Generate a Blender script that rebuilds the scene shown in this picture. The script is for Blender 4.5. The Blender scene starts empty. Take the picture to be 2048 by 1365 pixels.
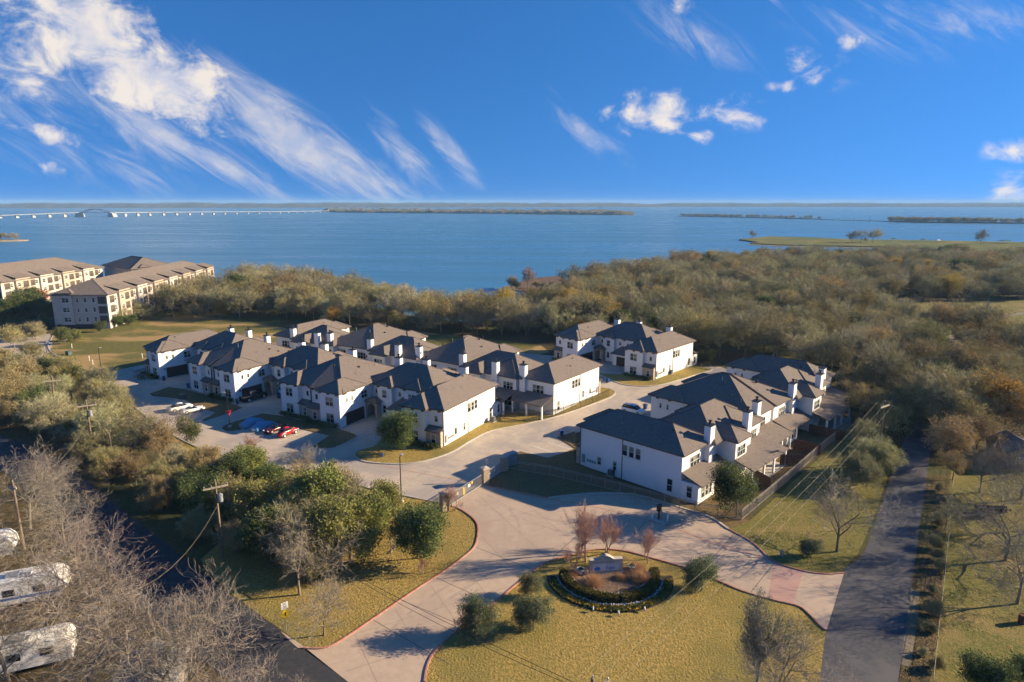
import bpy, bmesh, math, random
import numpy as np
from mathutils import Vector, Matrix

R = math.radians
scn = bpy.context.scene
col = scn.collection

# ------------------------------------------------------------------ camera
cam_d = bpy.data.cameras.new('camera')
cam_d.sensor_width = 36.0
cam_d.lens = 22.85
cam_d.clip_start = 0.5
cam_d.clip_end = 60000
cam = bpy.data.objects.new('camera', cam_d)
col.objects.link(cam)
cam.location = (0, 0, 40)
cam.rotation_euler = (R(90 - 12.09), 0, 0)
scn.camera = cam

# ------------------------------------------------------------------ sky + sun
SUN_EL, SUN_AZ = R(19.5), R(81)          # azimuth clockwise from +Y: the sun stands to the right
world = bpy.data.worlds.new('World')
scn.world = world
world.use_nodes = True
wn, wl = world.node_tree.nodes, world.node_tree.links
wn.clear()
def N(t, **k):
    n = wn.new(t)
    for a, b in k.items(): setattr(n, a, b)
    return n
sky = N('ShaderNodeTexSky', sky_type='NISHITA')
sky.sun_disc = False
sky.sun_elevation = SUN_EL
sky.sun_rotation = SUN_AZ
sky.altitude = 200
sky.air_density = 1.0
sky.dust_density = 0.05
sky.ozone_density = 4.0
grade = N('ShaderNodeHueSaturation'); grade.inputs['Saturation'].default_value = 1.2; grade.inputs['Value'].default_value = 1.0
tint = N('ShaderNodeMix', data_type='RGBA', blend_type='MULTIPLY'); tint.inputs[0].default_value = 1.0
tint.inputs[7].default_value = (0.76, 0.86, 0.98, 1)
wl.new(sky.outputs[0], grade.inputs['Color']); wl.new(grade.outputs[0], tint.inputs[6])
tc = N('ShaderNodeTexCoord'); sep = N('ShaderNodeSeparateXYZ'); wl.new(tc.outputs['Generated'], sep.inputs[0])
# clear, dry air: the sky is read a little above each direction so that the horizon stays blue
lift = N('ShaderNodeVectorMath', operation='ADD'); lift.inputs[1].default_value = (0, 0, .33); wl.new(tc.outputs['Generated'], lift.inputs[0]); nrm = N('ShaderNodeVectorMath', operation='NORMALIZE'); wl.new(lift.outputs[0], nrm.inputs[0]); wl.new(nrm.outputs[0], sky.inputs['Vector'])
def M2(op, a, b=None, clamp=False):
    n = N('ShaderNodeMath', operation=op); n.use_clamp = clamp
    for i, v in enumerate((a, b)):
        if v is None: continue
        if isinstance(v, (int, float)): n.inputs[i].default_value = v
        else: wl.new(v, n.inputs[i])
    return n.outputs[0]
az = M2('ARCTAN2', sep.outputs[0], sep.outputs[1]); el = M2('ARCSINE', sep.outputs[2])
ae = N('ShaderNodeCombineXYZ'); wl.new(az, ae.inputs[0]); wl.new(el, ae.inputs[1])
def blob(c, hl, hw, ang):
    m = N('ShaderNodeMapping', vector_type='TEXTURE')
    m.inputs['Location'].default_value = (c[0], c[1], 0); m.inputs['Rotation'].default_value = (0, 0, R(-ang)); m.inputs['Scale'].default_value = (hl / 1300, hw / 1300, 1)
    g = N('ShaderNodeTexGradient', gradient_type='SPHERICAL'); wl.new(ae.outputs[0], m.inputs['Vector']); wl.new(m.outputs[0], g.inputs[0])
    return g.outputs['Fac']
def total(bl):
    s = None
    for c, hl, hw, ang, w in bl:
        v = M2('MULTIPLY', blob(c, hl, hw, ang), w)
        s = v if s is None else M2('MAXIMUM', s, v)
    return s
puffs = [((-0.5420,0.2028),190,120,40,1.6), ((-0.4661,0.1502),170,90,22,1.75), ((-0.5090,0.1671),220,120,35,1.35), ((-0.6232,0.1636),130,120,0,.8), ((0.2119,0.1225),130,55,0,1.35), ((0.1337,0.1283),50,30,0,1.0), ((0.3184,0.1243),100,42,12,.95),
         ((0.6388,0.0170),50,50,0,1.1), ((0.6423,0.0602),55,40,0,.9), ((0.2324,0.2571),42,26,0,1.0), ((0.3710,0.1516),45,16,0,.95), ((0.4122,0.1722),90,42,20,.75), ((0.2689,0.0914),32,24,0,.9), ((0.4520,0.1989),36,20,0,.75), ((-0.5976,0.0796),90,24,10,.8), ((-0.6120,0.0440),60,18,20,.7)]
streaks = [((-0.3034,0.0818),330,75,33,1.75), ((-0.2369,0.0418),170,60,38,1.5), ((-0.4558,0.0770),290,45,29,1.4), ((-0.5262,0.1103),180,42,27,.9), ((-0.4906,0.0787),200,50,30,.75), ((-0.1537,0.0672),170,42,52,1.15), ((-0.0880,0.0678),130,32,50,1.0), ((0.1033,0.1026),130,40,44,.8),
           ((0.1513,0.0743),100,30,40,.6), ((0.2491,0.2224),200,52,30,.7), ((0.4711,0.2219),170,60,28,.75), ((0.5826,0.2073),180,45,10,.75), ((0.3633,0.2440),120,40,40,.5), ((-0.5497,0.0458),380,90,12,.55), ((-0.1811,0.0101),200,40,10,.6), ((-0.6110,0.1296),200,180,0,.6)]
def noise(vec, scale, detail, rough, dist, loc=(0, 0, 0), rot=0, sc=(1, 1, 1), tex=False):
    m = N('ShaderNodeMapping', vector_type='TEXTURE' if tex else 'POINT'); m.inputs['Location'].default_value = loc; m.inputs['Rotation'].default_value = (0, 0, rot); m.inputs['Scale'].default_value = sc
    wl.new(vec, m.inputs['Vector'])
    n = N('ShaderNodeTexNoise'); n.inputs['Scale'].default_value = scale; n.inputs['Detail'].default_value = detail; n.inputs['Roughness'].default_value = rough; n.inputs['Distortion'].default_value = dist
    wl.new(m.outputs[0], n.inputs['Vector'])
    return n.outputs['Fac']
def smooth(v, a, b):
    n = N('ShaderNodeMapRange', interpolation_type='SMOOTHSTEP'); wl.new(v, n.inputs[0]); n.inputs[1].default_value = a; n.inputs[2].default_value = b
    return n.outputs[0]
n1 = noise(ae.outputs[0], 21, 9, .62, .35, sc=(1, 1.25, 1))
n2 = noise(ae.outputs[0], 20, 9, .68, .9, rot=R(-38), sc=(2.6, .62, 1), tex=True)
pf = smooth(M2('ADD', M2('MULTIPLY', total(puffs), .62), M2('MULTIPLY', M2('SUBTRACT', n1, .5), 2.0)), .16, .8)
pf = M2('MULTIPLY', pf, smooth(total(puffs), .0, .45))
sf = smooth(M2('ADD', M2('MULTIPLY', total(streaks), .62), M2('MULTIPLY', M2('SUBTRACT', n2, .5), 2.2)), .05, 1.05)
sf = M2('MULTIPLY', sf, smooth(total(streaks), .0, .6))
cf = M2('MAXIMUM', M2('MULTIPLY', pf, .8), M2('MULTIPLY', sf, .55), True)
cmix = N('ShaderNodeMix', data_type='RGBA'); wl.new(cf, cmix.inputs[0]); wl.new(tint.outputs[2], cmix.inputs[6])
shade = N('ShaderNodeMix', data_type='RGBA'); wl.new(smooth(n1, .38, .66), shade.inputs[0])
shade.inputs[6].default_value = (3.6, 3.55, 3.8, 1); shade.inputs[7].default_value = (5.3, 4.65, 3.85, 1)
wl.new(shade.outputs[2], cmix.inputs[7])
bg = N('ShaderNodeBackground'); bg.inputs['Strength'].default_value = 0.09
out = N('ShaderNodeOutputWorld')
wl.new(cmix.outputs[2], bg.inputs['Color']); wl.new(bg.outputs[0], out.inputs['Surface'])

sun_d = bpy.data.lights.new('sun', 'SUN'); sun_d.energy = 5.0; sun_d.angle = R(0.5); sun_d.color = (1.0, 0.81, 0.55)
sun = bpy.data.objects.new('sun', sun_d); col.objects.link(sun)
sun.location = (80, 0, 90)
sd = Vector((math.sin(SUN_AZ) * math.cos(SUN_EL), math.cos(SUN_AZ) * math.cos(SUN_EL), math.sin(SUN_EL)))
sun.rotation_euler = (-sd).to_track_quat('-Z', 'Y').to_euler()

vs = scn.view_settings
vs.view_transform = 'Standard'; vs.look = 'None'; vs.exposure = 1.22; vs.gamma = 1.0
world.cycles.sampling_method = 'MANUAL'; world.cycles.sample_map_resolution = 256
scn.cycles.use_denoising = True
scn.cycles.use_adaptive_sampling = True; scn.cycles.adaptive_threshold = .03
scn.cycles.max_bounces = 4; scn.cycles.diffuse_bounces = 2; scn.cycles.glossy_bounces = 2; scn.cycles.transparent_max_bounces = 6
scn.cycles.volume_bounces = 0

# ------------------------------------------------------------------ materials
MATS = {}
def mat(name, c1, c2=None, rough=.85, scale=3.0, detail=5, c3=None, scale3=.15, bump=0.0, bscale=None, rnd=0.0, spec=.3, metal=0.0, trans=0.0, stretch=None, mix=(.35, .65), thr3=(.45, .6)):
    """procedural surface: c1/c2 mixed by fine noise, c3 by broad noise, world-position coordinates"""
    if name in MATS: return MATS[name]
    m = bpy.data.materials.new(name); m.use_nodes = True; nt = m.node_tree; b = nt.nodes['Principled BSDF']; L = nt.links
    b.inputs['Roughness'].default_value = rough; b.inputs['Specular IOR Level'].default_value = spec; b.inputs['Metallic'].default_value = metal
    geo = nt.nodes.new('ShaderNodeNewGeometry'); vec = geo.outputs['Position']
    if stretch:
        mp = nt.nodes.new('ShaderNodeMapping'); mp.inputs['Scale'].default_value = stretch; L.new(vec, mp.inputs[0]); vec = mp.outputs[0]
    def nz(s, d, r=.6):
        n = nt.nodes.new('ShaderNodeTexNoise'); n.inputs['Scale'].default_value = s; n.inputs['Detail'].default_value = d; n.inputs['Roughness'].default_value = r; L.new(vec, n.inputs['Vector']); return n.outputs['Fac']
    def mr(v, a, e):
        n = nt.nodes.new('ShaderNodeMapRange'); n.interpolation_type = 'SMOOTHSTEP'; L.new(v, n.inputs[0]); n.inputs[1].default_value = a; n.inputs[2].default_value = e; return n.outputs[0]
    def mx(f, a, e, bt='MIX'):
        n = nt.nodes.new('ShaderNodeMix'); n.data_type = 'RGBA'; n.blend_type = bt
        for i, v in ((0, f), (6, a), (7, e)):
            if isinstance(v, (int, float)): n.inputs[i].default_value = v
            elif isinstance(v, tuple): n.inputs[i].default_value = (*v, 1)
            else: L.new(v, n.inputs[i])
        return n.outputs[2]
    c = c1
    if c2: c = mx(mr(nz(scale, detail), *mix), c1, c2)
    if c3: c = mx(mr(nz(scale3, 4), *thr3), c, c3)
    if rnd:
        c = c if not isinstance(c, tuple) else c
        oi = nt.nodes.new('ShaderNodeObjectInfo'); hs = nt.nodes.new('ShaderNodeHueSaturation')
        v = nt.nodes.new('ShaderNodeMapRange'); L.new(oi.outputs['Random'], v.inputs[0]); v.inputs[3].default_value = 1 - rnd; v.inputs[4].default_value = 1 + rnd
        L.new(v.outputs[0], hs.inputs['Value'])
        q7 = nt.nodes.new('ShaderNodeMath'); q7.operation = 'MULTIPLY'; q7.inputs[1].default_value = 7.13; L.new(oi.outputs['Random'], q7.inputs[0]); fr = nt.nodes.new('ShaderNodeMath'); fr.operation = 'FRACT'; L.new(q7.outputs[0], fr.inputs[0])
        hv = nt.nodes.new('ShaderNodeMapRange'); L.new(fr.outputs[0], hv.inputs[0]); hv.inputs[3].default_value = .485; hv.inputs[4].default_value = .525; L.new(hv.outputs[0], hs.inputs['Hue'])
        if isinstance(c, tuple): hs.inputs['Color'].default_value = (*c, 1)
        else: L.new(c, hs.inputs['Color'])
        c = hs.outputs[0]
    if isinstance(c, tuple): b.inputs['Base Color'].default_value = (*c, 1)
    else: L.new(c, b.inputs['Base Color'])
    if bump:
        bp = nt.nodes.new('ShaderNodeBump'); bp.inputs['Strength'].default_value = bump; bp.inputs['Distance'].default_value = .15; L.new(nz(bscale or scale, 6), bp.inputs['Height']); L.new(bp.outputs[0], b.inputs['Normal'])
    if trans:
        tr = nt.nodes.new('ShaderNodeBsdfTranslucent'); ms = nt.nodes.new('ShaderNodeMixShader'); ms.inputs[0].default_value = trans
        if isinstance(c, tuple): tr.inputs[0].default_value = (*c, 1)
        else: L.new(c, tr.inputs[0])
        o = nt.nodes['Material Output']; L.new(b.outputs[0], ms.inputs[1]); L.new(tr.outputs[0], ms.inputs[2]); L.new(ms.outputs[0], o.inputs[0])
    MATS[name] = m
    return m

# ------------------------------------------------------------------ mesh helpers
class MB:
    def __init__(s): s.v, s.f, s.m = [], [], []
    def add(s, vs, fs, mi=0):
        o = len(s.v); s.v += [tuple(p) for p in vs]; s.f += [tuple(i + o for i in f) for f in fs]; s.m += [mi] * len(fs); return s
    def box(s, x0, x1, y0, y1, z0, z1, mi=0):
        return s.add([(x0,y0,z0),(x1,y0,z0),(x1,y1,z0),(x0,y1,z0),(x0,y0,z1),(x1,y0,z1),(x1,y1,z1),(x0,y1,z1)],
                     [(0,3,2,1),(4,5,6,7),(0,1,5,4),(1,2,6,5),(2,3,7,6),(3,0,4,7)], mi)
    def obox(s, a, b, w, z0, z1, mi=0):
        """box standing on segment a-b, width w"""
        a, b = Vector(a[:2]), Vector(b[:2]); d = (b - a).normalized(); n = Vector((-d.y, d.x)) * w / 2
        q = [a - n, b - n, b + n, a + n]
        return s.add([(p.x, p.y, z0) for p in q] + [(p.x, p.y, z1) for p in q], [(0,3,2,1),(4,5,6,7),(0,1,5,4),(1,2,6,5),(2,3,7,6),(3,0,4,7)], mi)
    def prism(s, poly, z0, z1, mi=0):
        n = len(poly)
        return s.add([(*p[:2], z0) for p in poly] + [(*p[:2], z1) for p in poly], [tuple(range(n))[::-1], tuple(range(n, 2 * n))] + [(i, (i + 1) % n, n + (i + 1) % n, n + i) for i in range(n)], mi)
    def tube(s, pts, rad, n=6, mi=0, cap=True):
        pts = [Vector(p) for p in pts]; rad = rad if isinstance(rad, (list, tuple)) else [rad] * len(pts)
        vs, fs = [], []
        for i, p in enumerate(pts):
            d = (pts[min(i + 1, len(pts) - 1)] - pts[max(i - 1, 0)]).normalized()
            a = d.cross(Vector((0, 0, 1)) if abs(d.z) < .9 else Vector((1, 0, 0))).normalized(); b = d.cross(a)
            for k in range(n):
                t = 2 * math.pi * k / n; vs.append(p + (a * math.cos(t) + b * math.sin(t)) * rad[i])
        for i in range(len(pts) - 1):
            for k in range(n): fs.append((i*n+k, i*n+(k+1)%n, (i+1)*n+(k+1)%n, (i+1)*n+k))
        if cap: fs += [tuple(range(n))[::-1], tuple(range((len(pts)-1)*n, len(pts)*n))]
        return s.add(vs, fs, mi)
    def lathe(s, prof, c=(0, 0, 0), n=12, mi=0):
        vs = [(c[0] + r * math.cos(2*math.pi*k/n), c[1] + r * math.sin(2*math.pi*k/n), c[2] + z) for r, z in prof for k in range(n)]
        fs = [(i*n+k, i*n+(k+1)%n, (i+1)*n+(k+1)%n, (i+1)*n+k) for i in range(len(prof)-1) for k in range(n)] + [tuple(range(n))[::-1], tuple(range((len(prof)-1)*n, len(prof)*n))]
        return s.add(vs, fs, mi)
    def mesh(s, name, mats, smooth=False):
        me = bpy.data.meshes.new(name); me.from_pydata(s.v, [], s.f)
        for m in (mats if isinstance(mats, (list, tuple)) else [mats]): me.materials.append(m)
        if len(me.materials) > 1: me.polygons.foreach_set('material_index', s.m)
        if smooth: me.polygons.foreach_set('use_smooth', [True] * len(me.polygons))
        me.update(); return me
    def build(s, name, mats, parent=None, loc=None, rz=0, smooth=False):
        return link(name, s.mesh(name, mats, smooth), parent, loc, rz)
def link(name, data, parent=None, loc=None, rz=0):
    o = bpy.data.objects.new(name, data); col.objects.link(o); o.parent = parent
    if loc: o.location = loc
    if rz: o.rotation_euler = (0, 0, rz)
    return o
def tag(o, label=None, cat=None, group=None, kind=None):
    for k, v in (('label', label), ('category', cat), ('group', group), ('kind', kind)):
        if v: o[k] = v
    return o
def thing(name, loc, rz, label, cat, group=None):
    o = link(name, None, None, loc, rz); o.empty_display_size = .5
    return tag(o, label, cat, group)
def copy_tree(o, parent=None):
    c = o.copy(); col.objects.link(c); c.parent = parent
    for ch in o.children: copy_tree(ch, c)
    return c
def pip(p, poly):
    x, y = p[0], p[1]; ins = False; j = len(poly) - 1
    for i in range(len(poly)):
        xi, yi = poly[i][:2]; xj, yj = poly[j][:2]
        if (yi > y) != (yj > y) and x < (xj - xi) * (y - yi) / (yj - yi) + xi: ins = not ins
        j = i
    return ins
def sheet(name, poly, z, m, parent=None, thick=0):
    """flat polygon (any shape) as a ground sheet, triangulated"""
    bm = bmesh.new(); vs = [bm.verts.new((p[0], p[1], z)) for p in poly]; f = bm.faces.new(vs)
    if f.normal.z < 0 or f.calc_area() < 0: pass
    bm.normal_update()
    if f.normal.z < 0: f.normal_flip()
    if thick:
        r = bmesh.ops.extrude_face_region(bm, geom=[f])
        for e in r['geom']:
            if isinstance(e, bmesh.types.BMVert): e.co.z -= thick
        bmesh.ops.recalc_face_normals(bm, faces=bm.faces[:])
    bmesh.ops.triangulate(bm, faces=[g for g in bm.faces if len(g.verts) > 4])
    me = bpy.data.meshes.new(name); bm.to_mesh(me); bm.free(); me.materials.append(m)
    return tag(link(name, me, parent), kind=None if parent else 'structure')
def spline(pts, k=5):
    """Catmull-Rom through points"""
    P = [Vector(p) for p in pts]; P = [P[0] * 2 - P[1]] + P + [P[-1] * 2 - P[-2]]; o = []
    for i in range(1, len(P) - 2):
        a, b, c, d = P[i-1:i+3]
        for j in range(k):
            t = j / k; o.append(.5 * ((2*b) + (c-a)*t + (2*a-5*b+4*c-d)*t*t + (3*b-a-3*c+d)*t**3))
    return o + [P[-2]]
def ribbon(name, pts, w, z, m, parent=None, h=0, kind='structure', smooth=True):
    """strip following a line: flat when h=0, else a kerb of height h"""
    P = spline([p[:2] for p in pts]) if smooth else [Vector(p[:2]) for p in pts]; mb = MB(); L_, R_ = [], []
    for i, p in enumerate(P):
        d = (P[min(i+1, len(P)-1)] - P[max(i-1, 0)]).normalized(); n = Vector((-d.y, d.x)) * w / 2
        L_.append(p + n); R_.append(p - n)
    n = len(P)
    if h:
        vs = [(p.x, p.y, z) for p in L_] + [(p.x, p.y, z+h) for p in L_] + [(p.x, p.y, z+h) for p in R_] + [(p.x, p.y, z) for p in R_]
        fs = [(i+a*n, i+1+a*n, i+1+(a+1)*n, i+(a+1)*n) for i in range(n-1) for a in range(3)]
    else:
        vs = [(p.x, p.y, z) for p in R_] + [(p.x, p.y, z) for p in L_]; fs = [(i, i+1, i+1+n, i+n) for i in range(n-1)]
    mb.add(vs, fs)
    return tag(mb.build(name, m, parent), kind=None if parent else kind)
rng = random.Random(7)

# ================================================================== THE SETTING
M_litter = mat('leaf_litter', (.06,.05,.022), (.12,.085,.042), scale=1.4, detail=8, c3=(.07,.078,.026), scale3=.03, bump=.6, rough=.95, spec=.1)
M_lawn = mat('dry_lawn', (.4,.275,.085), (.235,.18,.05), scale=2.6, detail=9, c3=(.23,.185,.055), scale3=.07, bump=1.0, bscale=4.5, rough=.95, spec=.1, thr3=(.44,.62))
M_green = mat('green_lawn', (.12,.125,.03), (.21,.175,.055), scale=1.9, detail=9, c3=(.27,.2,.075), scale3=.1, bump=.9, bscale=4.5, rough=.95, spec=.1, thr3=(.5,.72))
M_field = mat('field_grass', (.105,.11,.03), (.17,.145,.045), scale=1.2, detail=8, c3=(.36,.24,.1), scale3=.035, bump=.8, rough=.95, spec=.1, thr3=(.47,.56), stretch=(.7,1.3,1))
M_mulch = mat('winter_bed', (.13,.09,.045), (.19,.135,.06), scale=2.2, detail=8, bump=.8, rough=.95, spec=.1)
M_conc = mat('drive_concrete', (.49,.37,.275), (.43,.325,.24), scale=1.1, detail=9, c3=(.37,.285,.22), scale3=.09, bump=.06, rough=.9, mix=(.3,.7), thr3=(.42,.68))
M_conc2 = mat('street_concrete', (.5,.41,.315), (.44,.36,.28), scale=.8, detail=9, c3=(.37,.315,.27), scale3=.12, bump=.06, rough=.9, mix=(.3,.7))
M_pink = mat('pink_concrete', (.44,.27,.225), (.4,.235,.195), scale=.6, detail=9, rough=.9, c3=(.45,.33,.27), scale3=.25, thr3=(.5,.75))
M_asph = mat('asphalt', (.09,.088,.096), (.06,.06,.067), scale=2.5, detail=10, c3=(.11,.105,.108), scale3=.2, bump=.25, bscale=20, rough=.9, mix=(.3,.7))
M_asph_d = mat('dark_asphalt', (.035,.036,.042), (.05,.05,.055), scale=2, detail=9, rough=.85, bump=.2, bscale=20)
M_red = mat('red_kerb_paint', (.42,.14,.1), (.42,.25,.19), scale=2.5, rough=.8)
M_kerb = mat('kerb_concrete', (.5,.44,.36), (.4,.36,.3), scale=1.5, rough=.9)
M_sand = mat('shore_sand', (.36,.27,.17), (.25,.19,.12), scale=.3, rough=.95)
M_gravel = mat('track_dirt', (.2,.165,.12), (.14,.125,.075), scale=.8, detail=9, rough=.95, bump=.4)
M_joint = mat('joint_filler', (.12,.09,.075), rough=.95)

SHORE = [(-900,330),(-330,338),(-240,350),(-170,352),(-128,340),(-95,318),(-62,288),(-38,258),(-16,243),(4,252),(14,272),(8,300),(0,330),(12,342),(32,340),(52,372),(90,415),(150,452),(230,470),(330,462),(430,452),(560,440),(900,430),(900,-60),(-900,-60)]
SH = np.array(SHORE)
def shore_dist(x, y):
    """distance to the shoreline, positive on land (vectorised)"""
    P = np.stack([x, y], -1); d = np.full(x.shape, 1e9); ins = np.zeros(x.shape, bool)
    for i in range(len(SH)):
        a, b = SH[i], SH[(i + 1) % len(SH)]; ab = b - a
        t = np.clip(((P - a) @ ab) / (ab @ ab), 0, 1); d = np.minimum(d, np.hypot(*np.moveaxis(P - (a + t[..., None] * ab), -1, 0)))
        c = ((a[1] > y) != (b[1] > y)) & (x < (b[0] - a[0]) * (y - a[1]) / (b[1] - a[1] + 1e-12) + a[0]); ins ^= c
    return np.where(ins, d, -d)
WATER_Z = -4.0
def land_z(x, y):
    d = shore_dist(np.asarray(x, float), np.asarray(y, float))
    t = np.clip((d + 6) / 34, 0, 1); t = t * t * (3 - 2 * t)
    return -5.2 + 5.2 * t
def ground_z(x, y): return float(land_z(np.array([x]), np.array([y]))[0])
xs = np.linspace(-900, 900, 301); ys = np.linspace(-60, 520, 117)
X, Y = np.meshgrid(xs, ys); Zg = land_z(X, Y)
me = bpy.data.meshes.new('ground'); nx, ny = len(xs), len(ys)
V = np.stack([X.ravel(), Y.ravel(), Zg.ravel()], -1)
idx = np.arange(nx * ny).reshape(ny, nx)
Fq = np.stack([idx[:-1, :-1].ravel(), idx[:-1, 1:].ravel(), idx[1:, 1:].ravel(), idx[1:, :-1].ravel()], -1)
me.from_pydata(V.tolist(), [], Fq.tolist()); me.materials.append(M_litter); me.polygons.foreach_set('use_smooth', [True] * len(Fq))
tag(link('ground', me), kind='structure')

# lake
wm = bpy.data.materials.new('lake_water'); wm.use_nodes = True; nt = wm.node_tree; b = nt.nodes['Principled BSDF']
b.inputs['Base Color'].default_value = (.055, .18, .30, 1); b.inputs['Roughness'].default_value = .3; b.inputs['IOR'].default_value = 1.33; b.inputs['Specular IOR Level'].default_value = .5
g = nt.nodes.new('ShaderNodeNewGeometry'); mp = nt.nodes.new('ShaderNodeMapping'); mp.inputs['Scale'].default_value = (.12, .35, 1); mp.inputs['Rotation'].default_value = (0, 0, R(14)); nt.links.new(g.outputs['Position'], mp.inputs[0])
nz = nt.nodes.new('ShaderNodeTexNoise'); nz.inputs['Scale'].default_value = 1.0; nz.inputs['Detail'].default_value = 8; nt.links.new(mp.outputs[0], nz.inputs['Vector'])
mp2 = nt.nodes.new('ShaderNodeMapping'); mp2.inputs['Scale'].default_value = (.004, .022, 1); nt.links.new(g.outputs['Position'], mp2.inputs[0]); n2 = nt.nodes.new('ShaderNodeTexNoise'); n2.inputs['Scale'].default_value = 1; n2.inputs['Detail'].default_value = 6; nt.links.new(mp2.outputs[0], n2.inputs['Vector']); rm = nt.nodes.new('ShaderNodeMapRange'); nt.links.new(n2.outputs['Fac'], rm.inputs[0]); rm.inputs[1].default_value = .35; rm.inputs[2].default_value = .65; rm.inputs[3].default_value = .24; rm.inputs[4].default_value = .4; nt.links.new(rm.outputs[0], b.inputs['Roughness'])
bp = nt.nodes.new('ShaderNodeBump'); bp.inputs['Strength'].default_value = .8; bp.inputs['Distance'].default_value = .16; nt.links.new(nz.outputs['Fac'], bp.inputs['Height']); nt.links.new(bp.outputs[0], b.inputs['Normal'])
mb = MB(); mb.add([(-15500, 150, WATER_Z), (15500, 150, WATER_Z), (15500, 13500, WATER_Z), (-15500, 13500, WATER_Z)], [(0, 1, 2, 3)])
tag(mb.build('lake', wm), kind='structure')

# far shores: low wooded land with an uneven tree line
M_far = mat('far_woods', (.085,.08,.06), (.13,.11,.08), scale=.02, detail=8, rough=1, spec=0)
M_far2 = mat('far_woods_near_side', (.13,.105,.075), (.19,.15,.11), scale=.03, detail=8, rough=1, spec=0, c3=(.1,.1,.06), scale3=.006)
def bank(name, line, depth, h, m, seed, step=25, rough_h=.5):
    rr = random.Random(seed); P = []
    for (a, b2) in zip(line[:-1], line[1:]):
        n = max(1, int(math.dist(a, b2) / step)); P += [(a[0] + (b2[0]-a[0])*i/n, a[1] + (b2[1]-a[1])*i/n) for i in range(n)]
    P.append(line[-1]); mb = MB(); vs = []; rows = 7; hh = [h * .6] * rows
    for i, p in enumerate(P):
        e = min(1, i / 5, (len(P) - 1 - i) / 5)
        for k in range(rows):
            hh[k] = hh[k] * .45 + .55 * h * (1 - rough_h + 2 * rough_h * rr.random())
            z = WATER_Z - 1 if k == 0 else WATER_Z + .8 + hh[k] * (.12 + .88 * e) * (.75 + .25 * k / rows)
            f = 0 if k == 0 else depth * (k - .9) / (rows - 1)
            d = math.hypot(*p); vs.append((p[0] * (1 + f / d), p[1] * (1 + f / d), z))
    fs = [(i*rows+k, (i+1)*rows+k, (i+1)*rows+k+1, i*rows+k+1) for i in range(len(P)-1) for k in range(rows-1)]
    mb.add(vs, fs); return tag(mb.build(name, m), kind='structure')
bank('far_shore', [(-9000,4300),(-6000,4500),(-3500,4600),(-1200,5100),(1300,5600)], 3500, 30, M_far, 3, 60)
bank('far_shore', [(1000,5900),(2500,5750),(5000,5500),(9500,5200)], 3500, 28, M_far, 4, 80)
bank('wooded_point', [(-852.72,2981.83),(-662.70,2709.90),(-438.24,2591.67),(-138.74,2483.29),(134.11,2336.66),(406.65,2206.32)], 900, 9, M_far2, 5, 14, .8)
bank('wooded_island', [(513.60,2053.51),(584.24,1952.06),(669.35,1860.11),(787.15,1675.79)], 22, 1.2, M_far, 6, 7, .6)
bank('wooded_island', [(841.47,1486.20),(884.97,1414.98),(969.03,1381.86),(1125.96,1320.02)], 30, 1.5, M_far, 8, 7, .6)
ribbon('breakwater', [(769.97,1652.38),(858.96,1505.14)], 4, WATER_Z, M_far, h=1.2)
bank('wooded_islet', [(-617.45,747.85),(-575.98,738.39),(-563.33,747.85),(-557.29,757.56)], 14, 2.0, M_sand, 9, 6)
# park on the far side of the cove
M_park = mat('park_grass', (.14,.15,.06), (.24,.21,.09), scale=.05, detail=7, c3=(.12,.15,.07), scale3=.012, rough=1, spec=0)
PARK = [(265.32,767.52),(268.91,711.36),(251.99,694.40),(274.08,670.41),(312.99,655.30),(359.99,640.85),(387.17,613.75),(417.01,582.90),(469.51,554.96),(652.48,670.41),(592.48,702.78),(535.59,720.15),(470.49,747.85),(395.05,767.52),(367.38,810.10),(327.03,833.18)]
sheet('park_ground', PARK, WATER_Z + 1.3, M_park, thick=2.0)
ribbon('park_beach', [(250.81,691.10),(272.84,667.33),(311.60,652.36),(358.43,638.03),(385.57,611.17)], 14, WATER_Z + .25, M_sand)

sheet('lake_point', [(-4.68,336.38),(-0.54,346.68),(4.47,362.16),(15.00,381.59),(28.99,392.09),(33.16,340.43),(20.58,308.79),(8.90,319.28),(1.52,326.67)], WATER_Z + .45, mat('red_bank', (.13,.075,.045), (.1,.07,.045), scale=.3, rough=.95), thick=2)
# ---- roads
RR_L = [(23.53,43.93),(26.18,48.02),(30.06,54.97),(34.72,61.79),(37.06,65.53),(40.50,68.36),(46.40,76.28),(55.35,88.90),(64.00,101.08),(75.25,116.17),(87.75,132.33)]
RR_R = [(30.05,43.93),(32.86,48.02),(41.22,60.27),(50.30,73.59),(59.95,87.69),(65.99,96.63),(75.54,110.70),(88.01,128.77)]
sheet('country_road', [tuple(p) for p in spline(RR_L)] + [tuple(p) for p in spline(RR_R)][::-1], .012, M_asph)
ribbon('dirt_track', [(86.77,128.77),(101.80,148.62),(121.76,175.17),(139.98,203.88),(156.60,237.52),(170.31,268.91)], 3.4, .010, M_gravel)
ribbon('gravel_shoulder', [(34.55,50.16),(36.48,52.82),(39.05,56.49),(42.38,61.52)], 1.0, .006, M_gravel)
ribbon('park_lane', [(171.81,227.89),(180.28,232.08),(201.91,240.91),(222.72,243.22)], 3.0, .03, M_gravel)
LE = [(-126.44,128.77),(-100.33,114.48),(-82.74,103.80),(-69.61,94.83),(-52.40,80.30),(-40.49,70.14),(-31.13,62.06),(-24.46,56.72),(-19.58,52.82),(-13.72,47.73),(-8.68,42.93)]
P = spline(LE); off = []
for i, p in enumerate(P):
    d = (P[min(i+1, len(P)-1)] - P[max(i-1, 0)]).normalized(); off.append((p.x + d.y * 6.6, p.y - d.x * 6.6))
sheet('side_road', [tuple(p) for p in P] + off[::-1], .012, M_asph_d)
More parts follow.
